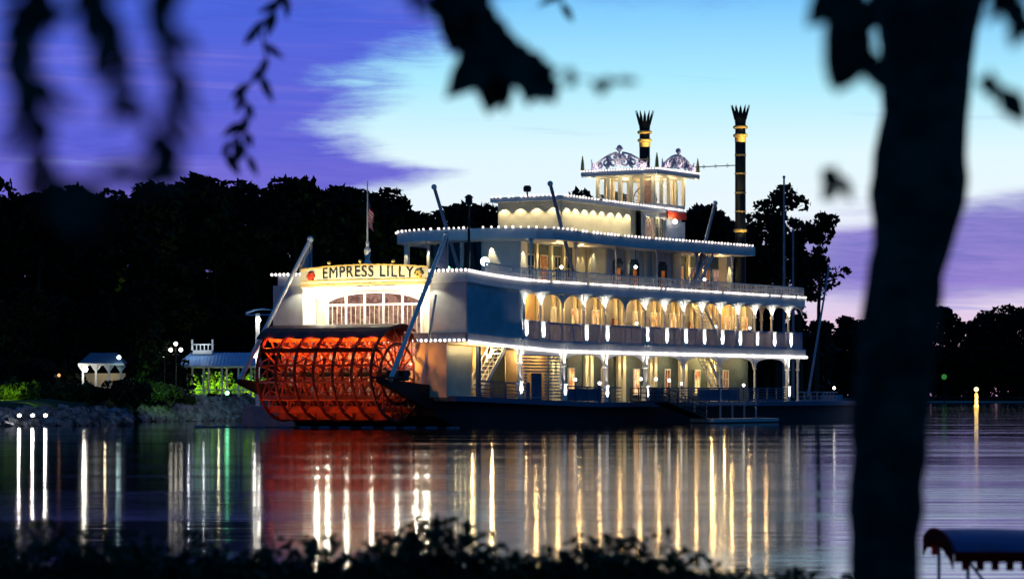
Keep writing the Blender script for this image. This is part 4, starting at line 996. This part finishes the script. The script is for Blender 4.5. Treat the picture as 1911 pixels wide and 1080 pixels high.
# three globe lamp
tl = thing('triple_globe_lamp', at(328,HOR,290), 'iron lamp post holding three pale globes, left of the pavilion cupola', 'lamp post'); tl.location.z = 2.4
m1 = MB(); post(m1, 0,0,0,5.0,.07); m1.tube([(-.5,0,4.4),(-.3,0,4.1),(0,0,4.2),(.3,0,4.1),(.5,0,4.4)], .04, 5); m1.build('post', 'black', tl)
for x, z in ((-.5,4.6),(.5,4.6),(0,5.2)): MB().ball((x,0,z), .19, 8, 6).build('globe', 'globe', tl)
# smaller lamps along the bank
def small_lamp(x, y, Y, zb_, m, label, rr=.16, cat='lamp', nm='garden_lamp'):
    p = at(x,y,Y); o = thing(nm, (p.x,Y,zb_), label, cat)
    MB().tube([(0,0,0),(0,0,p.z-zb_-.1)], .05, 6).build('post', 'black', o); MB().ball((0,0,p.z-zb_), rr, 8, 6).build('globe', m, o); return o
small_lamp(307,667,292,2.3,'globe','small pale garden lamp left of the three globe lamp',.13)
small_lamp(424,733,292,1.6,'globe_green','green glowing lamp low on the bank under the pavilion',.2); lamp('POINT', at(424,735,291), 8, (.2,1,.5), .3)
small_lamp(110,700,272,2.2,'warmwin','dim orange lamp among bushes left of the gazebo',.16)
cy = thing('cyan_light_cone', at(265,725,285), 'small glowing cyan cone among the bushes right of the gazebo', 'garden light'); cy.location.z = 2.3
MB().lathe((0,0,.2), [(.45,0),(.42,.5),(.08,1.3)], 10).build('glass_cone', 'cyan', cy); MB().lathe((0,0,0), [(.5,0),(.5,.2)], 10).build('base', 'black', cy)
FW = ['leftmost','middle','rightmost']
for i, x in enumerate((36,61,85)):
    p = at(x,776,243); o = thing('flood_lamp', (p.x,243,p.z), FW[i]+' of three bright floodlights on the rocks at the far left water edge', 'floodlight', group='floodlights on the left rocks')
    MB().lathe((0,0,-.25), [(.15,0),(.1,.1),(.1,.2)], 8).box((-.25,-.02,-.1),(.25,.2,.22)).build('housing', 'black', o)
    MB().lathe((0,-.03,.05),[(.02,-.14),(.14,-.07),(.15,0),(.14,.07),(.02,.14)],10).build('lens', 'flood', o)
    lamp('SPOT', p+Vector((0,-.25,.1)), 260, (1,.97,.9), .08, target=p+Vector((.6,-6,-1.2)), cone=150)
    lamp('POINT', p+Vector((0,-.5,.25)), 16, (1,.97,.9), .08)
# rocks
rk = MB(); rr_ = random.Random(5)
def rocks(x0, x1, yt, yb, Ya, Yb, n, s0, s1):
    for i in range(n):
        f = rr_.random(); g_ = rr_.random(); Y = Ya+(Yb-Ya)*f; x = x0+(x1-x0)*f; p = at(x, yb+(yt-yb)*g_, Y+g_*3); s = rr_.uniform(s0,s1)
        vs = [Vector((a,b,c)) for a in (-1,1) for b in (-1,1) for c in (-1,1)]
        q = Matrix.Rotation(rr_.uniform(0,6), 3, Vector((rr_.random(),rr_.random(),rr_.random())))
        vs = [p+q@Vector((v.x*s*rr_.uniform(.5,1), v.y*s*rr_.uniform(.5,1), v.z*s*rr_.uniform(.4,.8))) for v in vs]
        rk.add(vs, [(0,1,3,2),(4,6,7,5),(0,4,5,1),(2,3,7,6),(0,2,6,4),(1,5,7,3)])
rocks(262,500,744,784,283,298,1100,.22,.48); rocks(-60,240,768,793,240,250,520,.25,.6)
tag(rk.build('shore_rocks', 'rock'), 'grey rubble rocks piled along the left water edge', 'rocks', kind='stuff')
lamp('SPOT', at(350,700,280), 420, (.75,.85,1), .3, target=at(350,765,290), cone=110); lamp('SPOT', at(440,700,284), 420, (.75,.85,1), .3, target=at(440,765,296), cone=110)
# bank bushes
BL = [(12,700,258,3.2,'green lit bush at the far left edge'),(45,712,256,2.6,'dim green bush beside the lit one at the left edge'),(85,716,262,2.6,'dark bush left of the gazebo base'),(135,712,262,2.6,'dark bush at the left foot of the gazebo'),(172,716,268,2.0,'dark bush in front of the gazebo posts'),(225,712,268,2.8,'dark bush at the right foot of the gazebo'),(250,706,274,3.2,'dark bush left of the cyan light'),(286,704,286,2.8,'dim green bush right of the cyan light'),(318,718,286,2.6,'dark bush under the three globe lamp'),(345,738,290,2.0,'low dark bush left of the pavilion')]
for i, (x,y,Y,h_,lb) in enumerate(BL): p = at(x,HOR,Y); bush((p.x,Y,1.6), h_*1.15, (HOR-y)/FPX*Y+1.2, 'leafmid', lb, 'bushes on the left bank', 200+i, .2, 16, per=110)
lamp('SPOT', at(2,735,252.5), 1300, (.6,1,.05), .2, target=at(8,700,258), cone=110); lamp('SPOT', at(292,725,281), 350, (.3,1,.15), .2, target=at(290,703,286), cone=110); lamp('SPOT', at(60,735,249), 260, (.45,1,.2), .2, target=at(70,712,258), cone=120)
for i, (x,y,Y) in enumerate([(30,690,268),(100,690,276),(215,690,284),(275,680,300),(310,680,302),(345,690,318),(440,690,322)]):
    p = at(x,HOR,Y); bush((p.x,Y,1.6), 6.5, (HOR-y)/FPX*Y+2.5, 'leafdark', 'tall dark undergrowth behind the bank bushes', 'undergrowth behind the left bank', 300+i, .35, 18, per=90, name='undergrowth_bush')

# ------------------------------------------------------------------ right: marker and far light
mkp = at(1822,758,560); mkr = thing('channel_marker', (mkp.x,560,0), 'lit pale channel marker with a globe on top, standing in the lake on the right', 'marker')
MB().lathe((0,0,-.5), [(.5,0),(.5,1.0),(.35,1.2),(.35,3.3),(.2,3.5)], 10).build('post', 'goldp', mkr); MB().ball((0,0,3.6), .45, 10, 8).build('globe', emit('marker_globe', (1,.75,.35), 2.5), mkr)
lamp('SPOT', (mkp.x-.3,556.2,1.0), 3000, (1,.88,.6), .2, target=(mkp.x,560,2), cone=70)
gl_ = thing('shore_lamp', (at(1762,700,960).x,960,0), 'dim green lamp on the far shore just right of the near trunk', 'lamp')
MB().tube([(0,0,0),(0,0,8.0)], .15, 6).build('post', 'black', gl_); MB().ball((0,0,8.4), .9, 8, 6).build('globe', emit('dim_green_globe', (.08,.5,.10), .35), gl_)

# ------------------------------------------------------------------ canopied launch at the lower right
lx = thing('canopy_launch', (3.0,20,0), 'small launch under a navy canvas canopy edged with a red scalloped fringe', 'boat', R(-2))
LW, LLn, zc = 1.9, 3.4, 1.525
def cz(x, y):                                   # flat topped barrel with a gentle hump along its length
    k = abs(2*y/LW-1)
    return zc+(.085*math.exp(-((x-.3)/.75)**2*.55)+.035)*(1-k**2.2)**.75
mb = MB(); vs = []; fs = []; n = 22; ny = 20
for j in range(ny+1):
    y = LW/2*(1-math.cos(math.pi*j/ny))
    for i in range(n+1): x = LLn*i/n; vs.append((x,y,cz(x,y)))
for j in range(ny):
    for i in range(n): fs.append((j*(n+1)+i, j*(n+1)+i+1, (j+1)*(n+1)+i+1, (j+1)*(n+1)+i))
mb.add(vs, fs); top_ = mb.build('canopy', 'canvas_blue', lx, smooth=True)
sol = top_.modifiers.new('thickness', 'SOLIDIFY'); sol.thickness = .012
def fringe(P):                                  # square cut fringe hanging along a line of points
    m_ = MB(); D = Vector((0,0,-1))
    for i, (a, b) in enumerate(zip(P, P[1:])):
        a = Vector(a); b = Vector(b); nrm = Vector((b.y-a.y, a.x-b.x, 0)).normalized()*.010
        dr = .115 if i % 2 else .060
        m_.poly([a-D*.012, b-D*.012, b+D*dr, a+D*dr], nrm)
    return m_
def edge_pts(f, n): return [f(i/n) for i in range(n+1)]
fringe(edge_pts(lambda t: (LLn*t,-.012,zc), 68)).build('near_fringe', 'canvas_red', top_)
fringe(edge_pts(lambda t: (LLn*t,LW,zc), 68)).build('far_fringe', 'canvas_red', top_)
for xe in (-.012, LLn+.002): fringe(edge_pts(lambda t: (xe, LW/2*(1-math.cos(math.pi*t)), cz(max(0,min(xe,LLn)), LW/2*(1-math.cos(math.pi*t)))), 34)).build('end_fringe', 'canvas_red', top_)
for x in (.1,1.3,2.5,LLn-.1):
    for y in (.05,LW-.05): MB().tube([(x,y,.3),(x,y,zc)], .014, 6).build('canopy_pole', 'fibre', lx)
for x in (.1,2.5): MB().tube([(x+.55,.05,.75),(x,.05,zc-.05)], .012, 6).build('brace', 'fibre', lx); MB().tube([(x+.1,.05,.95),(x+.6,.05,zc-.02)], .012, 6).build('brace', 'fibre', lx)
mb = MB(); vs = []; fs = []
hs = [(-.7,.02),(-.2,.5),(.6,.85),(1.8,.98),(3.0,.95),(4.0,.85)]
for x, w_ in hs: vs += [(x,LW/2-w_,.5),(x,LW/2-w_*.75,-.15),(x,LW/2+w_*.75,-.15),(x,LW/2+w_,.5),(x,LW/2+w_*.92,.48),(x,LW/2+w_*.7,.05),(x,LW/2-w_*.7,.05),(x,LW/2-w_*.92,.48)]
for i in range(len(hs)-1):
    for k in range(8): fs.append((i*8+k, i*8+(k+1)%8, (i+1)*8+(k+1)%8, (i+1)*8+k))
fs.append(tuple(range((len(hs)-1)*8, len(hs)*8)))
mb.add(vs, fs).build('hull', 'fibre', lx)
for x in (.9,2.0,3.1): MB().box((x,.12,.32),(x+.35,LW-.12,.38)).build('seat', 'brown', lx)

# ------------------------------------------------------------------ near tree trunk, hanging leaves, near shrubs
TY = 6.5
prof = [(1085,1588,1716),(1000,1583,1720),(900,1584,1726),(800,1588,1732),(700,1596,1742),(620,1604,1752),(540,1614,1760),(470,1626,1768),(420,1624,1786),(370,1622,1804),(330,1626,1806),(250,1640,1805),(180,1648,1808),(120,1648,1815),(60,1640,1824),(0,1632,1836),(-80,1622,1850),(-200,1610,1870),(-420,1600,1890)]
nt = thing('near_tree', (at(1650,HOR,TY).x, TY, 1.2), 'dark out of focus tree trunk standing close on the right', 'tree'); org = nt.location.copy()
base = [(1400,1560,1745)]+prof
fine = []; rt = random.Random(12)
for (y0,a0,b0), (y1,a1,b1) in zip(base, base[1:]):
    k = max(1, int(abs(y1-y0)/34))
    for i in range(k): f = i/k; fine.append((y0+(y1-y0)*f, a0+(a1-a0)*f+rt.uniform(-4,4), b0+(b1-b0)*f+rt.uniform(-4,4)))
fine.append(base[-1]); base = fine
pts = []; rs2 = []
for y, a, b in base: p = at((a+b)/2, y, TY)-org; pts.append(p); rs2.append((b-a)/2/FPX*TY)
mb = MB(); mb.tube(pts, rs2, 18)
mb.tube([at(1690,-60,TY)-org, at(1640,20,TY+.1)-org, at(1600,60,TY+.15)-org, at(1560,-60,TY+.2)-org, at(1500,-260,TY+.2)-org], [.05,.032,.02,.022,.03], 8)
mb.build('trunk', 'bark', nt, smooth=True)
def leaf_shape(mb, p, d, n, ln, wd, bend=.15):
    d = d.normalized(); s = d.cross(n)
    if s.length < 1e-3: s = d.cross(Vector((.3,.8,.1)))
    s.normalize(); n = s.cross(d)
    prof_ = [(0,.05),(.18,.62),(.42,1),(.68,.72),(.88,.3),(1,.02)]; vs = []
    for tt, w_ in prof_:
        c = p+d*(ln*tt)-n*(bend*ln*tt*tt); vs += [c-s*(wd*w_/2)+n*.1*wd*w_, c, c+s*(wd*w_/2)+n*.1*wd*w_]
    fs = []
    for i in range(len(prof_)-1): fs += [(3*i,3*i+1,3*i+4,3*i+3),(3*i+1,3*i+2,3*i+5,3*i+4)]
    mb.add(vs, fs)
def twig(path, Y, label, ln, wd, per, seed, r0=.004, spread=1.0, group='hanging leafy twigs', droop=.7, dy=.05):
    r = random.Random(seed); P = [at(x, y, Y+r.uniform(-dy,dy)) for x, y in path]
    o = thing('hanging_twig', P[0], label, 'twig', group=group)
    MB().tube([p-P[0] for p in P], [r0*(1-.6*i/(len(P)-1)) for i in range(len(P))], 6).build('stem', 'bark', o)
    mb = MB()
    for a, b in zip(P, P[1:]):
        k = max(1, round((b-a).length/per)) if not isinstance(per, tuple) else per[0]
        for i in range(k):
            p = a.lerp(b, (i+r.random()*.6)/k)-P[0]; s = 1 if (i % 2) else -1
            d = (b-a).normalized()*.6+Vector((s*r.uniform(.2,.9)*spread, r.uniform(-.4,.4)*spread, -droop*r.random()))
            leaf_shape(mb, p, d, Vector((r.uniform(-.5,.5), -1, r.uniform(-.5,.5))), ln*r.uniform(.7,1.2), wd*r.uniform(.75,1.15))
    mb.build('leaves', 'leaffront', o, smooth=False); return o
twig([(30,-160),(60,0),(28,110),(80,190),(60,260),(105,350)], 2.9, 'blurred twig of dark leaves at the far left of the sky', .044, .026, .0105, 1)
twig([(190,-160),(175,0),(205,100),(235,200)], 2.9, 'blurred twig second from the left, ending mid sky', .042, .025, .0105, 2)
twig([(330,-160),(290,0),(320,90),(340,190),(310,270),(300,330)], 2.9, 'blurred twig third from the left, reaching the treeline', .040, .024, .0105, 3)
twig([(250,-160),(215,-20),(120,20),(20,10)], 2.9, 'blurred horizontal twig across the top left corner', .040, .024, .016, 5)
twig([(300,320),(250,310),(190,330),(140,340),(120,400)], 2.6, 'faint blurred twig low over the left treeline', .040, .022, .02, 6)
twig([(120,330),(140,372),(150,400)], 3.2, 'dark leaf clump against the left treeline', .055, .03, .008, 7)
twig([(560,-120),(530,0),(485,50),(500,120),(455,170),(462,225),(415,290)], 9.0, 'sharper slender twig of leaf pairs hanging left of centre', .085, .032, .036, 8, r0=.007, dy=.02)
twig([(462,225),(455,260),(462,295)], 9.0, 'short side twig at the tip of the slender hanging twig', .07, .026, .04, 18, r0=.004, dy=.02)
twig([(770,-160),(782,-40),(785,10)], 3.6, 'leaf tip poking in at the top left of centre', .04, .02, .012, 9)
twig([(830,-200),(860,-30),(905,55),(925,100)], 5.5, 'thick dark branch of leaves at the top centre', .12, .075, .013, 10, r0=.018, spread=.8)
twig([(905,60),(940,90),(985,95),(1000,150)], 5.5, 'dark leaf mass at the lower right of the top centre branch', .085, .06, .013, 11, r0=.008, spread=.5)
twig([(905,60),(925,110),(930,145)], 5.5, 'dark leaf mass at the lower left of the top centre branch', .085, .06, .013, 12, r0=.008, spread=.4)
twig([(985,95),(1015,125),(1040,128)], 6.5, 'tiny leaf right of the top centre branch', .05, .032, .05, 13, r0=.003)
twig([(1040,128),(1070,145),(1095,150),(1150,152),(1178,150)], 5.0, 'faint trailing twig tip furthest right of the top centre branch', .034, .02, .022, 14, r0=.0015, droop=.2)
twig([(1040,-120),(1052,-20),(1048,20)], 8.0, 'small forked leaf pair hanging from the top edge', .075, .022, .04, 15, r0=.004)
twig([(1560,-150),(1570,-20),(1590,60),(1600,100)], 4.5, 'leaf clump beside the near trunk at the top', .09, .055, .010, 16, r0=.01, spread=.7)
twig([(1562,310),(1563,335),(1562,350)], 5.0, 'single blurred leaf hanging left of the near trunk', .05, .034, .02, 17, r0=.001)
twig([(1845,130),(1862,150),(1872,170)], 4.5, 'blurred leaf hanging right of the near trunk', .065, .042, .02, 19, r0=.002)
twig([(1850,-140),(1880,-20),(1905,50)], 4.2, 'dark leaf clump in the top right corner', .06, .036, .012, 20, r0=.006)
# near shrubs along the bottom edge: (x centre, top y, distance, width)
NS_ = [(-30,985,14.5,1.5),(150,978,14.2,1.5),(330,985,14.6,1.4),(480,1003,14.8,1.2),(600,992,14.4,1.1),(720,1004,14.8,1.1),(850,976,14.3,1.1),(960,1010,14.6,1.0),(1050,1005,14.4,1.0),(1160,1012,14.6,1.0),(1270,1036,14.5,1.0),(1390,1046,14.7,1.0),(1500,1058,14.5,1.0),(1600,1066,14.6,.8)]
for i, (x,y,Y,wd) in enumerate(NS_):
    p = at(x,y,Y); zb_ = .9
    bush((p.x,Y,zb_), wd, (p.z-zb_)*1.0, 'leafmid', ['shrub at the bottom left corner','wide low shrub second from the left','third shrub from the left along the bottom edge','shrub below the floodlit reflections','shrub below the stern wheel reflection, left','shrub below the stern wheel reflection, right','tallest near shrub, under the dark hull reflection','shrub just right of the tallest near shrub','shrub with an upright tuft below the first column reflections','shrub at the bottom centre right','low shrub below the brightest reflections','low shrub below the forward columns reflection','low shrub below the bow reflection','smallest shrub at the foot of the near trunk'][i], 'near shrubs along the bottom edge', 400+i, .026, 46, name='near_shrub', per=230)
